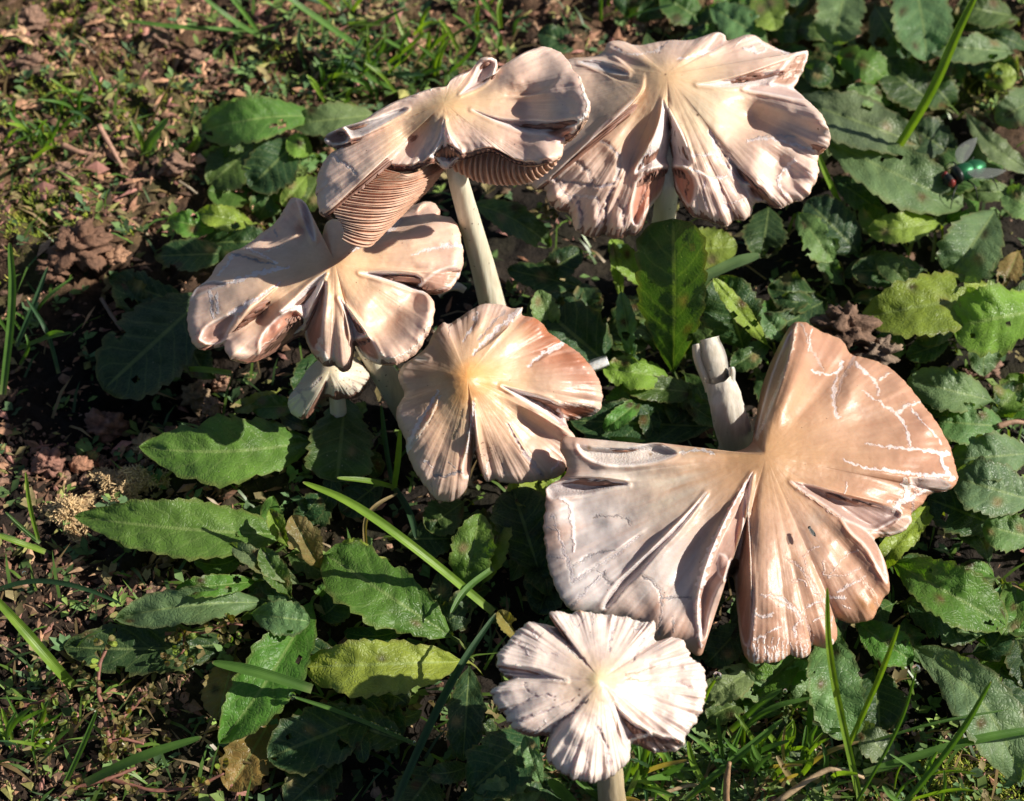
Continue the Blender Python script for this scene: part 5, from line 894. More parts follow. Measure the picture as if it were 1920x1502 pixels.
plant('sparse weed in the gap under the largest cap, shaded leaves', 'weed', 1330, 1180, [
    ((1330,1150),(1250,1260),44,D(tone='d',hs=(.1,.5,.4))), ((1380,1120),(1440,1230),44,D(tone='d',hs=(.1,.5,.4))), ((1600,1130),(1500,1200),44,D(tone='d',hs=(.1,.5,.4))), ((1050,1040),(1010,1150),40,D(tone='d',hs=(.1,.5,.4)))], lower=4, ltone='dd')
plant('weed behind the broad mushroom at the top, shaded leaves against the litter', 'weed', 1180, 40, [
    ((1320,40),(1240,-10),34,D(tone='k',hs=(.2,.6,.5))), ((1090,90),(1010,60),26,D(tone='d',hs=(.2,.5,.4))), ((1380,130),(1430,60),28,D(tone='b',hs=(.3,.8,.8)))], lower=3, ltone='dd')

# ------------------------------------------------------------------ grass
def tuft(label, cx, cy, blades, group='grass tufts', name='grass_tuft', cat='grass'):
    base = P(cx, cy, gz(cx, cy)); t = thing(name, label, cat, base, group)
    for pts, w, tone in blades: blade(t, base, pts, w, tone)
    return t
tuft('tall bright single grass shoot crossing the upper right leaves', 1682, 285, [([(1838,-25,5.5),(1790,70,4.4),(1750,170,3.2),(1678,285,1.3)],13,'y')])
tuft('thick yellow-green stalk just below the right rim of the broad mushroom', 1575, 385, [([(1528,275,2.4),(1550,330,1.6),(1578,390,.5)],8,'y')])
tuft('large sunlit grass blade entering from the left edge low down', 135, 1285, [([(-30,1100,2.2),(40,1175,1.8),(95,1240,1.2),(138,1288,.4)],15,'y')])
tuft('long arching grass blade in front of the middle mushroom, pale pointed tip', 920, 1145, [([(568,904,3.2),(660,940,3.0),(790,1035,2.3),(925,1148,.7)],12,'y'), ([(845,1150,1.4),(870,1105,1.5),(925,1065,1.2)],9,'g')])
tuft('flat fallen grass blade lying over the folded leaf at lower left', 580, 1290, [([(398,1242,1.9),(480,1258,1.9),(585,1292,1.6)],15,'g')])
tuft('dew-beaded dark grass stalk below the fallen blade', 780, 1395, [([(546,1305,1.6),(650,1338,1.4),(785,1398,.6)],6,'g')])
tuft('dark dewy grass blade slanting down left of the front mushroom', 745, 1500, [([(930,1150,2.2),(860,1250,1.9),(790,1390,1.2),(735,1520,.5)],11,'d')])
tuft('dull grass blade at the lower left among red stems', 160, 1470, [([(378,1382,1.6),(260,1418,1.4),(160,1468,.5)],13,'g'), ([(182,1332,2.0),(155,1400,1.2),(118,1478,.3)],7,'g')])
tuft('upright half-shaded grass blade at the far left edge', 8, 740, [([(18,455,3.4),(26,560,2.2),(5,740,.3)],11,'g'), ([(90,500,1.6),(60,580,1.0),(30,650,.2)],7,'d'), ([(50,560,1.4),(90,620,1.0),(110,700,.2)],6,'d')])
tuft('small sunlit grass spikes at the left edge by the straw clump', 70, 1020, [([(48,885,2.0),(55,950,1.2),(72,1012,.3)],6,'y'), ([(-15,1000,1.0),(40,1018,.7),(85,1035,.2)],8,'y'), ([(10,960,.8),(40,990,.5),(75,1018,.2)],6,'g')])
tuft('dark limp grass blades over bare soil at the lower left', 60, 1095, [([(228,1132,1.0),(150,1098,1.0),(60,1085,.6),(-20,1110,.3)],7,'d')])
tuft('four tall grass blades rising at the lower right beneath the torn cap', 1615, 1500, [([(1551,1102,5.6),(1553,1230,3.9),(1590,1400,1.6),(1615,1510,.3)],10,'y'), ([(1686,1172,4.6),(1650,1270,3.1),(1590,1400,1.0)],8,'y'),
    ([(1718,1258,4.0),(1690,1360,2.4),(1600,1515,.3)],5,'g'), ([(1858,1278,3.6),(1800,1380,2.2),(1690,1515,.3)],9,'g')])
tuft('horizontal broad grass blade at the bottom right edge', 1620, 1450, [([(1990,1360,1.6),(1820,1385,1.6),(1620,1450,.9)],12,'g'), ([(1890,1330,2.0),(1760,1352,1.9),(1640,1388,1.2)],4,'g')])
tuft('short grass blades right beside the front mushroom cap', 1330, 1400, [([(1466,1292,2.0),(1430,1315,1.7),(1370,1370,.5)],9,'g'), ([(1522,1308,1.8),(1440,1325,1.5),(1370,1390,.4)],8,'g'), ([(1345,1270,2.6),(1330,1290,2.2),(1318,1320,1.4)],5,'y'),
    ([(1468,1348,1.8),(1380,1420,1.2),(1285,1500,.3)],10,'g'), ([(1290,1390,1.6),(1300,1440,.9),(1345,1505,.2)],9,'y'), ([(1392,1360,1.6),(1365,1430,.9),(1355,1500,.2)],7,'g'), ([(1345,1345,1.4),(1352,1400,.8),(1358,1450,.2)],6,'g')])
tuft('stout cut grass stub at the bottom beside the front mushroom stem', 1080, 1500, [([(1028,1462,1.4),(1050,1480,.9),(1085,1520,.2)],16,'g'), ([(1075,1450,.9),(1090,1470,.6),(1130,1500,.2)],9,'g')])
tuft('three-way grass sprout between the middle mushroom and the long blade', 742, 915, [([(750,805,2.6),(747,860,1.8),(738,920,.8)],8,'y'), ([(632,896,1.9),(690,900,1.6),(735,912,1.0)],7,'y'), ([(780,1010,.9),(770,960,1.0),(740,915,.9)],9,'d'), ([(715,760,2.2),(722,830,1.3),(735,905,.6)],7,'d'),
    ([(700,912,1.2),(720,906,1.1),(738,914,.9)],5,'y')])
tuft('withered brown grass bent like a hook under the sprout', 690, 1020, [([(745,925,1.4),(705,945,1.5),(682,975,1.2),(686,1030,.4)],6,'s')])
tuft('flat pale blade lying in the shade left of the tall leaf', 1325, 515, [([(1425,478,1.8),(1380,490,1.7),(1318,520,1.4)],15,'b')])
tuft('long crossed grass stalks along the top edge left of centre', 680, 90, [([(505,-30,3.2),(590,30,2.2),(690,100,.5)],8,'g'), ([(365,-20,2.0),(430,35,1.3),(488,68,.4)],7,'g'), ([(420,-20,2.0),(455,20,1.3),(484,60,.4)],6,'g'), ([(235,38,.9),(340,52,1.0),(465,56,.5)],6,'g')])
tuft('small bright leafy grass sprout on the mossy soil at the upper left', 275, 285, [([(315,222,1.4),(285,255,.9),(270,292,.2)],12,'g'), ([(245,225,1.2),(262,255,.8),(272,288,.2)],7,'y'), ([(330,135,2.2),(300,195,1.3),(272,250,.5)],3,'s'), ([(372,255,.9),(365,275,.6),(350,285,.2)],12,'y')])
tuft('yellowish pointed leaflet lying in the shade left of the tiny cap', 390, 695, [([(342,692,.8),(385,692,.9),(434,700,.6)],8,'y')])
for k, (x, y, lb) in enumerate([(700,150,'dense green grass tuft behind the folded-cap mushroom'), (610,170,'grass tuft left of the dense one at the top, lower and darker'), (800,110,'grass tuft right of the dense one at the top, thin upright blades'),
                                (930,60,'sparse grass sprigs at the top above the folded cap'), (60,270,'patch of small grass blades on moss at the upper left edge'), (160,210,'little grass blades beside pinkish litter at the upper left'), (40,1400,'grass tuft in the bottom left corner'),
                                (1205,1475,'grass tuft directly right of the front mushroom stem'), (1450,1440,'dense short grass tuft at the bottom between stem and tall blades'), (30,640,'shaded thin grass sprigs at the left edge'), (1160,20,'narrow grass sprigs at the top edge above the broad mushroom'), (640,30,'grass sprigs at the very top left of centre'), (1720,1490,'short grass at the bottom right edge beneath the arching leaf')]):
    bl = []
    for q in range({0: 22, 1: 14, 2: 16, 4: 16, 6: 16, 7: 34, 8: 44}.get(k, 8)):
        sx = {8: 110, 4: 70, 7: 60, 0: 70}.get(k, 50); bx, by = x + rnd.gauss(0, sx * .5), y + rnd.gauss(0, 22); l = rnd.uniform(45, 120) * (0.75 if k in (4, 5) else 1); a = rnd.gauss(-math.pi / 2, .75)
        ex, ey = bx + math.cos(a) * l, by + math.sin(a) * l * .8; h = rnd.uniform(.8, 1.9); cx_, cy_ = (bx + ex) / 2 + rnd.uniform(-16, 16), (by + ey) / 2 - rnd.uniform(0, 12)
        bl.append(([(ex, ey, h), (cx_, cy_, h * .75), (bx, by, 0.05)], rnd.uniform(3, 6.5) * (1.35 if k in (7, 8) else 1), rnd.choice('gggyyds' if k in (7, 8, 4) else 'gggyyd')))
    tuft(lb, x, y, bl)

# ground-filling small growth nobody could count
def scatter(name, label, cat, n, region, maker, mat, kind='stuff', nf=None):
    Vs, Fs, Cs = [], [], []; o = 0
    k = 0; tries = 0
    while k < n and tries < n * 8:
        tries += 1
        px, py = NR.uniform(-80, 2000), NR.uniform(-80, 1560)
        if NR.random() > region(px, py): continue
        X = P(px, py, 0.0); X[2] = ground_h(X[0], X[1]); v, f, c = maker(X); Vs.append(v); Fs += [[i + o for i in ff] for ff in f]; Cs.append(c); o += len(v); k += 1
    ob = make(name, np.vstack(Vs), Fs, mat, None, None, np.vstack(Cs), np.tile([[.3, .5]], (o, 1)), smooth=name not in ('soil_crumbs', 'leaf_litter'))
    ob['kind'] = kind; tag(ob, label, cat); return ob
def g2(px, py, cx, cy, rx, ry): return math.exp(-((px - cx) / rx) ** 2 - ((py - cy) / ry) ** 2)
def bare(px, py):
    cl = min(1.3, max(0.12, 0.6 + 2.2 * float(fbm(px / 95, py / 60, 61, 2))))
    lo = cl * (0.45 if py > 900 else 0.10 if 440 < py < 800 else 1.0)
    return lo * bare0(px, py)
def bare0(px, py):
    v = 1 / (1 + math.exp((px - 560 + 0.25 * (py - 400)) / 90)); t_ = 1 / (1 + math.exp((py - 130) / 40)) * (px < 1300); return max(v, t_ * .8)
ico_v = None
def rock(X, r, col, sq=.7, sub=1):
    t = (1 + 5 ** .5) / 2; v = np.array([(-1,t,0),(1,t,0),(-1,-t,0),(1,-t,0),(0,-1,t),(0,1,t),(0,-1,-t),(0,1,-t),(t,0,-1),(t,0,1),(-t,0,-1),(-t,0,1)], float); v /= np.linalg.norm(v[0])
    f = [(0,11,5),(0,5,1),(0,1,7),(0,7,10),(0,10,11),(1,5,9),(5,11,4),(11,10,2),(10,7,6),(7,1,8),(3,9,4),(3,4,2),(3,2,6),(3,6,8),(3,8,9),(4,9,5),(2,4,11),(6,2,10),(8,6,7),(9,8,1)]
    s = NR.uniform(.6, 1.3, (12, 1)); R = NR.uniform(.6, 1.3, 3); v = v * s * r * R * np.array([1, 1, sq]); a = NR.uniform(0, 6.3); ca, sa = math.cos(a), math.sin(a)
    v = np.stack([v[:, 0] * ca - v[:, 1] * sa, v[:, 0] * sa + v[:, 1] * ca, v[:, 2]], -1)
    return v + X + np.array([0, 0, r * .25]), f, np.broadcast_to(np.array(col) * NR.uniform(.6, 1.3), (12, 3))
SOILC = [(0.20, 0.11, 0.065), (0.26, 0.15, 0.10), (0.16, 0.09, 0.06), (0.30, 0.19, 0.13)]
scatter('soil_crumbs', 'loose reddish-brown crumbs of soil covering the bare ground', 'soil crumbs', 7000, lambda x, y: 0.04 + .85 * bare(x, y), lambda X: rock(X, 0.02 + 0.15 * NR.random() ** 4, SOILC[NR.integers(4)]), M_CLOD)
def chip(X):
    l = (0.04 + 0.26 * NR.random() ** 3.5) * (1.35 if X[1] > 3.5 else 1.0); w_ = l * NR.uniform(.12, .55); a = NR.uniform(0, 6.3); d = np.array([math.cos(a), math.sin(a), NR.uniform(-.4, .6)]); s = np.array([-math.sin(a), math.cos(a), NR.uniform(-.5, .5)])
    u_ = np.array([0, 0, .02 + .1 * l]); X = X + np.array([0, 0, NR.uniform(0, .16)])
    v = np.array([X - d * l, X - s * w_ + u_ * NR.random(), X + s * w_ + u_ * NR.random(), X + d * l, X + u_ * 2])
    c = [(0.32, 0.17, 0.10), (0.20, 0.10, 0.06), (0.36, 0.22, 0.13), (0.10, 0.055, 0.035), (0.30, 0.14, 0.11), (0.20, 0.19, 0.06), (0.08, 0.05, 0.03)][NR.integers(7)]
    return v, [(0, 1, 4), (1, 3, 4), (3, 2, 4), (2, 0, 4), (0, 2, 3, 1)], np.broadcast_to(np.array(c) * NR.uniform(.6, 1.3) * (1.25 if X[1] > 3.5 else 1), (5, 3))
scatter('leaf_litter', 'tiny dry brown leaf fragments scattered over soil and moss', 'leaf litter', 12000, lambda x, y: 0.03 + .88 * max(bare(x, y), g2(x, y, 1350, 1470, 320, 90)), chip, M_LITTER)
def mossr(x, y):
    return min(1, g2(x, y, 150, 30, 130, 60) + g2(x, y, 60, 400, 110, 60) + g2(x, y, 180, 200, 140, 60) + g2(x, y, 1780, 1470, 200, 60) + .7 * g2(x, y, 1250, 1490, 120, 40) + .7 * g2(x, y, 30, 230, 80, 80) + .4 * g2(x, y, 1850, 170, 60, 50) + .3 * g2(x, y, 560, 130, 120, 60))
def mossb(X):
    vs = []; fs = []; c = np.array([(0.24, 0.29, 0.025), (0.16, 0.21, 0.02), (0.25, 0.23, 0.04)][NR.integers(3)]) * NR.uniform(.6, 1.3)
    for k in range(5):
        a = NR.uniform(0, 6.3); d = np.array([math.cos(a), math.sin(a), NR.uniform(.5, 1.6)]); d *= NR.uniform(.07, .16); s = np.array([-math.sin(a), math.cos(a), 0]) * .018
        o = len(vs); Y = X + np.array([NR.normal(0, .05), NR.normal(0, .05), -.01]); vs += [Y - s, Y + s, Y + d * .6 + s * 1.2, Y + d]; fs.append((o, o + 1, o + 2, o + 3))
    return np.array(vs), fs, np.broadcast_to(c, (len(vs), 3))
scatter('moss', 'bright yellow-green cushions of moss on the soil', 'moss', 11000, mossr, mossb, M_MOSS)
def sprig(X):
    n = NR.integers(3, 7); vs = []; fs = []; cs = []
    c = np.array([(0.10, 0.17, 0.05), (0.15, 0.22, 0.05), (0.07, 0.13, 0.05), (0.20, 0.16, 0.07)][NR.integers(4)])
    for k in range(n):
        a = NR.uniform(0, 6.3); d = np.array([math.cos(a), math.sin(a), NR.uniform(.0, .9)]); l = NR.uniform(.12, .38); s = np.array([-math.sin(a), math.cos(a), NR.uniform(-.3, .3)]) * l * NR.uniform(.2, .38)
        o = len(vs); Y = X + np.array([0, 0, NR.uniform(0, .25)]); m = Y + d * l * .55
        vs += [Y, m - s + [0, 0, .03], m, m + s + [0, 0, .03], Y + d * l]; fs += [(o, o + 1, o + 2), (o, o + 2, o + 3), (o + 1, o + 4, o + 2), (o + 2, o + 4, o + 3)]
    return np.array(vs), fs, np.broadcast_to(c * NR.uniform(.6, 1.3), (len(vs), 3))
scatter('ground_cover', 'tiny round-leaved green seedlings between the weeds', 'ground cover', 2600, lambda x, y: 0.06 + .7 * (g2(x, y, 700, 120, 200, 80) + g2(x, y, 1300, 1440, 300, 90) + .4 * g2(x, y, 1750, 750, 120, 60) + .12 * g2(x, y, 200, 250, 250, 90)), sprig, M_MOSS)
def thinb(X):
    a = NR.uniform(0, 6.3); l = NR.uniform(.4, 1.5); d = np.array([math.cos(a), math.sin(a), NR.uniform(.2, 1.3)]); d /= np.linalg.norm(d); s = np.array([-math.sin(a), math.cos(a), 0]) * NR.uniform(.02, .045)
    v = [X - s, X + s, X + d * l * .5 + s, X + d * l * .5 - s, X + d * l + [0, 0, -.25 * l]]
    c = np.array([(0.09, 0.17, 0.035), (0.13, 0.22, 0.04), (0.26, 0.18, 0.09), (0.06, 0.11, 0.035)][NR.integers(4)])
    return np.array(v), [(0, 1, 2, 3), (3, 2, 4)], np.broadcast_to(c * NR.uniform(.7, 1.2), (5, 3))
scatter('short_grass', 'short fine grass and dry stalks growing all through the litter', 'grass', 3600, lambda x, y: min(1, 0.05 + .9 * g2(x, y, 1330, 1450, 300, 80) + .8 * g2(x, y, 720, 130, 190, 70) + .25 * g2(x, y, 100, 300, 260, 160) + .25 * g2(x, y, 100, 1350, 200, 150)), thinb, M_GRASS)

# ------------------------------------------------------------------ clods, stones, straw
def clod(label, cx, cy, r, col, name='soil_clod', cat='soil clod', sq=.8, lump=.35, h=0.25, lat=26):
    z0 = gz(cx, cy); c = P(cx, cy, z0 + h); th = np.linspace(0, math.pi, lat)[:, None]; phi = np.linspace(0, 2 * math.pi, lat * 2, endpoint=False)[None]
    n_ = np.stack(np.broadcast_arrays(np.sin(th) * np.cos(phi), np.sin(th) * np.sin(phi), np.cos(th)), -1); s_ = rnd.uniform(0, 90)
    rr = 1 + lump * 2 * (fbm(n_[..., 0] * 1.6 + s_, n_[..., 1] * 1.6 + n_[..., 2] * 2.1, 3, 4)) + lump * .6 * np.abs(fbm(n_[..., 0] * 5 + s_, n_[..., 1] * 5 + n_[..., 2] * 4, 8, 2))
    V = c + n_ * rr[..., None] * r * 0.88 * np.array([1, rnd.uniform(.7, .95), sq]); C = np.array(col) * (1 + .5 * fbm(n_[..., 0] * 4 + s_, n_[..., 2] * 4, 5, 3))[..., None]
    C = C * 0.85
    o = make(name, V.reshape(-1, 3), gridf(lat, lat * 2, True), M_CLOD, c - np.array([0, 0, r * .6]), None, C.reshape(-1, 3)); return tag(o, label, cat)
RC = (0.19, 0.10, 0.062); PC = (0.30, 0.18, 0.13)
clod('biggest lumpy reddish clod of soil at the left, above the shade', 148, 460, .72, RC, lump=.5)
clod('flat orange-brown crumb right beside the biggest clod', 215, 478, .34, (0.36, 0.20, 0.12), sq=.4)
clod('smaller clod tucked just below the biggest clod', 100, 505, .40, RC, lump=.5)
clod('upright brown clod in the dark soil left of the light-green curled leaf', 202, 800, .48, (0.26, 0.14, 0.10), sq=1.1, lump=.45)
clod('smooth orange-brown pebble below the upright clod', 152, 872, .32, (0.36, 0.18, 0.11), 'pebble', 'pebble', .8, .15)
clod('rough reddish clod at the left of the smooth pebble', 90, 868, .38, (0.30, 0.15, 0.11), sq=1, lump=.45)
clod('tan clod standing in the shade under the flower-like mushroom', 368, 745, .38, (0.30, 0.21, 0.13), sq=1.4, lump=.35)
clod('pinkish clod leaning against the tan clod in the shade', 398, 762, .27, (0.32, 0.19, 0.14), sq=1.2, lump=.35)
clod('small brown crumb up the slope right of the tan clod', 418, 722, .25, (0.30, 0.17, 0.11), lump=.5)
clod('dull brown crumb in the dark gap above the straw clump', 322, 812, .25, (0.22, 0.13, 0.09), lump=.3)
clod('dark crumbly clod of earth against the back of the largest cap', 1585, 618, .68, (0.17, 0.10, 0.065), sq=.8, lump=.55, h=2.2)
clod('greyish crumbly clod spilling down the back of the largest cap', 1648, 660, .50, (0.24, 0.17, 0.12), sq=.7, lump=.55, h=1.9)
clod('pair-like brown clod below the large yellow-green leaves at the right', 1848, 690, .36, (0.24, 0.14, 0.10), sq=.9, lump=.5)
clod('small brown clod left of the one under the yellow-green leaves', 1812, 705, .24, (0.22, 0.12, 0.09), sq=.8, lump=.5)
for lb, x, y, r in [('small rosy stone near the top left corner of the soil', 55, 118, .4), ('brown lump of soil at the top edge above the moss', 60, 40, .5), ('low lump of soil right of the moss cushion', 300, 70, .45), ('reddish lump of soil between moss and grass stalks', 365, 110, .35),
                    ('small stone lump in the litter over the half-lit leaf', 430, 140, .3), ('tan crumb in the litter below the sprout', 330, 310, .4), ('rounded crumb at the left below the grass patch', 120, 320, .35), ('crumb beside the mossy bump at the left', 55, 350, .3)]:
    clod(lb, x, y, r, (0.27, 0.16, 0.11), lump=.4)

def straw(label, cx, cy, rx, ry, n, h, name='straw_clump'):
    base = P(cx, cy, gz(cx, cy)); V, F, C = [], [], []
    for k in range(n):
        a, r = NR.uniform(0, 6.3), NR.random() ** .6; X = P(cx + rx * r * math.cos(a), cy + ry * r * math.sin(a), gz(cx, cy) + h * (1 - r * r) + NR.uniform(-.1, .12))
        r *= 1 + .35 * math.sin(3 * a + cx) ; X = P(cx + rx * r * math.cos(a), cy + ry * r * math.sin(a), 0.0); X[2] = ground_h(X[0], X[1]) + h * max(0, 1 - r * r) * (.5 + .6 * NR.random()) + .08
        d = NR.normal(0, 1, 3); d[2] *= .35; d /= np.linalg.norm(d); d *= NR.uniform(.05, .15); s = np.cross(d, NR.normal(0, 1, 3)); s = s / np.linalg.norm(s) * .014; u_ = np.cross(d, s); u_ = u_ / np.linalg.norm(u_) * .012
        o = len(V); V += [X - d - s, X - d + s, X - d + u_, X + d - s, X + d + s, X + d + u_]; F += [(o, o+1, o+4, o+3), (o+1, o+2, o+5, o+4), (o+2, o, o+3, o+5)]
        c = np.array((0.66, 0.47, 0.25)) * NR.uniform(.5, 1.15); C += [c] * 6
    t = thing(name, label, 'straw clump', base); o = make('fibres', np.array(V), F, M_LITTER, base, t, np.array(C), smooth=False); o['kind'] = 'stuff'
    for q in range(3):
        k_ = clod('x', cx + rx * rnd.uniform(-.45, .45), cy + ry * rnd.uniform(-.3, .3), rx / 80 * .55, (0.50, 0.34, 0.18), 'clump', 'x', .55, .5, 0.1, 20); del k_['label']; del k_['category']
        w_ = np.array(k_.location); k_.parent = t; k_.location = w_ - base
straw('golden clump of chopped dry fibres beside the long glossy leaf at left', 235, 905, 62, 32, 2200, .6)
straw('smaller golden fibre heap left of the main fibre clump', 130, 965, 42, 38, 1200, .4)
straw('thin line of golden fibres just above the main fibre clump', 280, 832, 40, 13, 450, .35)

# twigs
def twig(label, pts, r, col=(0.26, 0.14, 0.09), name='twig', cat='twig'):
    P3 = [P(a, b, z) for a, b, z in pts]; base = P3[-1]; rr = [r * (1 - .4 * k / (len(pts) - 1)) for k in range(len(pts))]
    o = tube(name, P3, rr, M_TWIG, base, None, col, 8, 14, .15, int(pts[0][0])); tag(o, label, cat)
twig('short pale stick standing in the litter at upper left', [(185,235,.9),(205,270,.6),(230,315,.2)], .09, (0.34, 0.19, 0.13))
twig('stubby pinkish stick lying left of the upright one', [(118,272,.4),(145,285,.4),(175,290,.3)], .10, (0.34, 0.19, 0.13))
twig('grey twig in the shade above the blue-black leaf', [(210,550,.6),(240,530,.6),(258,515,.4)], .04, (0.16, 0.11, 0.09))
twig('dry forked stem in the shade left of the blue-black leaf', [(190,560,.5),(215,600,.5),(228,620,.3)], .06, (0.22, 0.15, 0.11))
twig('tan bent straw in the grass at the bottom right', [(1455,1505,.5),(1540,1445,1.0),(1570,1440,1.1),(1620,1458,.9)], .07, (0.40, 0.28, 0.16), 'dry_straw', 'straw')
twig('brown split straw beside the front mushroom', [(1362,1510,.2),(1362,1460,1.0),(1368,1430,1.4)], .08, (0.30, 0.18, 0.10), 'dry_straw', 'straw')
twig('thin dry straw at the bottom centre', [(1200,1505,.2),(1290,1470,.5),(1340,1480,.4)], .05, (0.40, 0.28, 0.16), 'dry_straw', 'straw')
twig('short grey stick in the shade right of the left bare soil', [(335,340,.4),(355,352,.4),(372,365,.2)], .05, (0.3, 0.24, 0.17))
twig('brown stick at the right edge below the crinkled leaves', [(1870,800,.9),(1900,790,1.0),(1935,795,.9)], .08, (0.32, 0.19, 0.12))

# red-stemmed creeping weed at the lower left: stem parts and small fleshy leaves
def spurge(label, paths, buds, cx, cy):
    base = P(cx, cy, gz(cx, cy)); t = thing('creeping_weed', label, 'creeping weed', base, 'red-stemmed creeping weeds')
    for pts, r in paths: tube('stem', [P(a, b, z) for a, b, z in pts], [r * (.65 - .2 * q) for q in range(len(pts))] if len(pts) < 3 else [r * (.75 - .35 * q / (len(pts) - 1)) for q in range(len(pts))], M_TWIG, base, t, (0.20, 0.085, 0.06), 8, 26, .42, len(pts))
    for pts, r in paths:
        a_ = np.array(pts, float)
        for q in range(len(pts) * 2):
            f_ = rnd.uniform(0.1, len(pts) - 1.01); i_ = int(f_); v_ = a_[i_] + (a_[i_ + 1] - a_[i_]) * (f_ - i_); buds = buds + [(v_[0], v_[1], v_[2] + .1, rnd.choice([1, 2, 2]))]
    for x, y, z_, k in buds:
        for q in range(k):
            a = rnd.uniform(0, 6.28); l = rnd.uniform(12, 24)
            leaf(t, base, (x + 3 * math.cos(a), y + 3 * math.sin(a)), (x + l * math.cos(a), y + l * math.sin(a) * .9), rnd.uniform(4, 7), hs=(z_, z_ + .12, z_ + rnd.uniform(-.1, .3)), fold=.5, tone=rnd.choice('yyoo'), wave=0, nt_=8, ns_=5, teeth=1, tipx=.4, name='leaflet')
spurge('red-stemmed creeping weed at the lower left with small fleshy leaves', [([(205,1420,.3),(205,1390,.8),(195,1340,.8),(182,1290,.9),(188,1240,1.1),(200,1215,1.2)],.085), ([(205,1420,.3),(215,1360,.7),(245,1330,.7),(275,1300,.9)],.085), ([(195,1390,.6),(235,1386,.6),(270,1395,.5)],.07),
       ([(130,1480,.2),(200,1462,.4),(255,1440,.4)],.08), ([(205,1460,.3),(290,1485,.4),(370,1475,.4),(420,1450,.6)],.06), ([(-10,1335,.3),(40,1325,.5),(80,1315,.5),(105,1300,.7)],.07)],
       [(198,1205,1.3,4), (150,1250,.7,3), (150,1310,.7,3), (170,1275,.9,3), (280,1298,1.0,4), (100,1305,.7,3), (60,1262,.6,3), (300,1380,.7,3), (415,1430,.9,4), (85,1340,.5,3), (215,1500,.4,3), (130,1350,.5,3)], 205, 1420)
spurge('reddish buds and leaflets of a weed lying over the dark leaf at left', [([(310,1188,1.0),(345,1187,1.1),(380,1188,1.1),(425,1168,1.2),(455,1172,1.1)],.06), ([(345,1187,1.1),(345,1220,1.1),(330,1235,1.0)],.05)],
       [(425,1165,1.3,5), (440,1195,1.3,4), (330,1205,1.2,4), (345,1240,1.2,6), (305,1240,1.1,3), (420,1195,1.2,4), (380,1165,1.2,2)], 380, 1200)
spurge('tiny tan seed heads hanging in the shade beneath the broad mushroom front', [([(1010,400,.8),(1030,395,1.2),(1050,400,1.2)],.03)], [(1025,392,1.3,4), (1045,400,1.3,5)], 1010, 420)

# ------------------------------------------------------------------ the fly, the gnat, dew drops
def mat_simple(name, col, rough=.4, metal=0, spec=.5, trans=0, alpha=1, ior=1.33, thin=0):
    m, t, b, o = newmat(name); b.inputs['Base Color'].default_value = (*col, 1); b.inputs['Roughness'].default_value = rough; b.inputs['Metallic'].default_value = metal
    b.inputs['Specular IOR Level'].default_value = spec; b.inputs['Transmission Weight'].default_value = trans; b.inputs['Alpha'].default_value = alpha; b.inputs['IOR'].default_value = ior
    if thin: b.inputs['Thin Film Thickness'].default_value = thin
    return m
M_FG = mat_simple('fly_green_shell', (0.025, 0.13, 0.055), .4, .6, thin=0); M_FD = mat_simple('fly_dark_shell', (0.02, 0.022, 0.02), .35); M_FE = mat_simple('fly_eye', (0.17, 0.03, 0.025), .3); M_FW = mat_simple('fly_wing', (0.30, 0.31, 0.29), .3, trans=.3, alpha=.38, ior=1.2)
M_DEW = mat_simple('water', (1, 1, 1), .0, trans=1.0)
def ball(name, c, r, mat, base, parent, rot=0, nn=20, taper=0):
    th = np.linspace(0, math.pi, nn)[:, None]; phi = np.linspace(0, 2 * math.pi, nn * 2, endpoint=False)[None]
    n_ = np.stack(np.broadcast_arrays(np.cos(th) * 1.0, np.sin(th) * np.cos(phi), np.sin(th) * np.sin(phi)), -1); n_ = n_ * np.stack([np.ones_like(n_[..., 0]), 1 - taper * n_[..., 0], 1 - taper * n_[..., 0]], -1)
    V = n_ * np.array(r); ca, sa = math.cos(rot), math.sin(rot); V = np.stack([V[..., 0] * ca - V[..., 1] * sa, V[..., 0] * sa + V[..., 1] * ca, V[..., 2]], -1) + np.asarray(c)
    return make(name, V.reshape(-1, 3), gridf(nn, nn * 2, True), mat, base, parent)
fc = P(1808, 322, 1.62); fb = P(1800, 345, 1.2); fl = thing('fly', 'green-shining fly with red eyes and clear wings resting on a leaf at right', 'fly', fb)
ang = math.radians(-155); fx = np.array([math.cos(ang), math.sin(ang), -.12]); sx_ = np.array([-math.sin(ang), math.cos(ang), 0]); up_ = np.array([0, 0, 1.0])
ball('thorax', fc, (.34, .25, .24), M_FG, fb, fl, ang); ball('abdomen', fc - fx * .34 + up_ * -.03, (.32, .25, .20), M_FG, fb, fl, ang, taper=-.2)
ball('band', fc + fx * .22 , (.14, .255, .235), M_FD, fb, fl, ang)
ball('head', fc + fx * .46 - up_ * .07, (.13, .22, .18), M_FD, fb, fl, ang)
for s in (-1, 1): ball('eye', fc + fx * .47 + sx_ * s * .16 - up_ * .03, (.10, .09, .13), M_FE, fb, fl, ang)
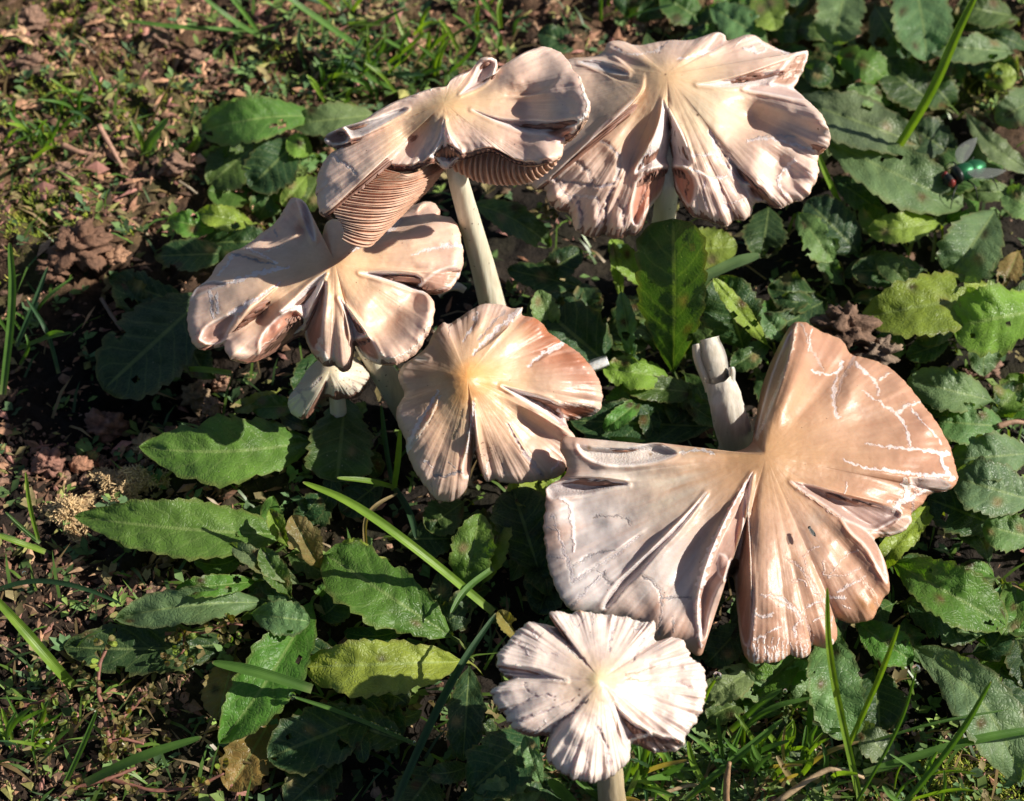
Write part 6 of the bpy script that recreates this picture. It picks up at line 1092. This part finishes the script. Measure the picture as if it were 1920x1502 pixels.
for s in (-1, 1):
    q = np.linspace(0, 1, 14)[:, None]; d = -fx * 1.0 + sx_ * s * .62 + up_ * .06; d /= np.linalg.norm(d); e = np.cross(up_, d) * -s; L_ = .98
    w0 = .30 * np.sin(math.pi * np.clip(q, .02, .99) ** .75) ** .7; root = fc + sx_ * s * .16 + up_ * .19 + fx * .05
    a_ = root + d * L_ * q - e * w0 * .35; b_ = root + d * L_ * q + e * w0; m_ = (a_ + b_) / 2 + up_ * .02
    W_ = np.stack([a_, m_, b_], 1); Vw = np.concatenate([W_.reshape(-1, 3), W_.reshape(-1, 3) - up_ * .006]); Fw = np.concatenate([gridf(14, 3), gridf(14, 3)[:, ::-1] + 42])
    make('wing', Vw, Fw, M_FW, fb, fl)
    for k, (a0, b0, l0) in enumerate([(.25, .35, .5), (.02, .45, .6), (-.15, .3, .65)]):
        r0 = fc + fx * a0 - up_ * .15 + sx_ * s * .15; kn = r0 + sx_ * s * b0 * .8 + fx * (.35 - .4 * k) + up_ * .12; ft = kn + sx_ * s * .22 + fx * (.15 - .15 * k) - up_ * (kn[2] - 1.18)
        tube('leg', [r0, kn, ft], [.028, .02, .012], M_FD, fb, fl, seg=6, n=8)
for s in (-1, 1): tube('antenna', [fc + fx * .56 + sx_ * s * .05, fc + fx * .68 + sx_ * s * .07 - up_ * .05], [.015, .01], M_FD, fb, fl, seg=6, n=4)
gc0 = P(1524, 998, 3.02 + .12); gb = gc0 - up_ * .1; gn = thing('gnat', 'tiny dark gnat sitting on the tan lobe of the largest cap', 'gnat', gb)
ball('body', gc0, (.12, .035, .035), M_FD, gb, gn, math.radians(-65), 10); ball('wing', gc0 + np.array([-.03, 0, .03]), (.12, .045, .01), M_FW, gb, gn, math.radians(-75), 10); ball('head', gc0 + np.array([-.06, .12, 0]), (.035, .035, .035), M_FD, gb, gn, 0, 8)
for k, (x, y, z_, r, lb) in enumerate([(1345, 1268, 2.7, .10, 'round dew drop on a grass tip beside the front mushroom'), (1718, 1254, 4.1, .085, 'dew drop on the thin dark grass tip at the lower right'), (548, 1305, 1.65, .085, 'dew drop at the end of the beaded grass stalk'),
      (1472, 1296, 2.05, .05, 'dew drop on the short blade near the torn cap edge'), (46, 1075, 1.0, .06, 'dew drop on the limp dark blade at left'), (1455, 1362, 1.6, .06, 'dew drop hanging in the dense bottom grass')]):
    tag(ball('dew_drop', P(x, y, z_), (r, r, r), M_DEW, P(x, y, z_), None), lb, 'dew drop')
for k in range(12):
    q = rnd.random(); x, y = 640 + 140 * q, 1334 + 62 * q; tag(ball('dew_bead', P(x, y - 4, 1.45 - .7 * q), (.03, .03, .03), M_DEW, P(x, y - 4, 1.45 - .7 * q), None, 0, 8), 'tiny dew bead, one of a row on the dark stalk under the fallen blade', 'dew drop', 'dew beads along the stalk')
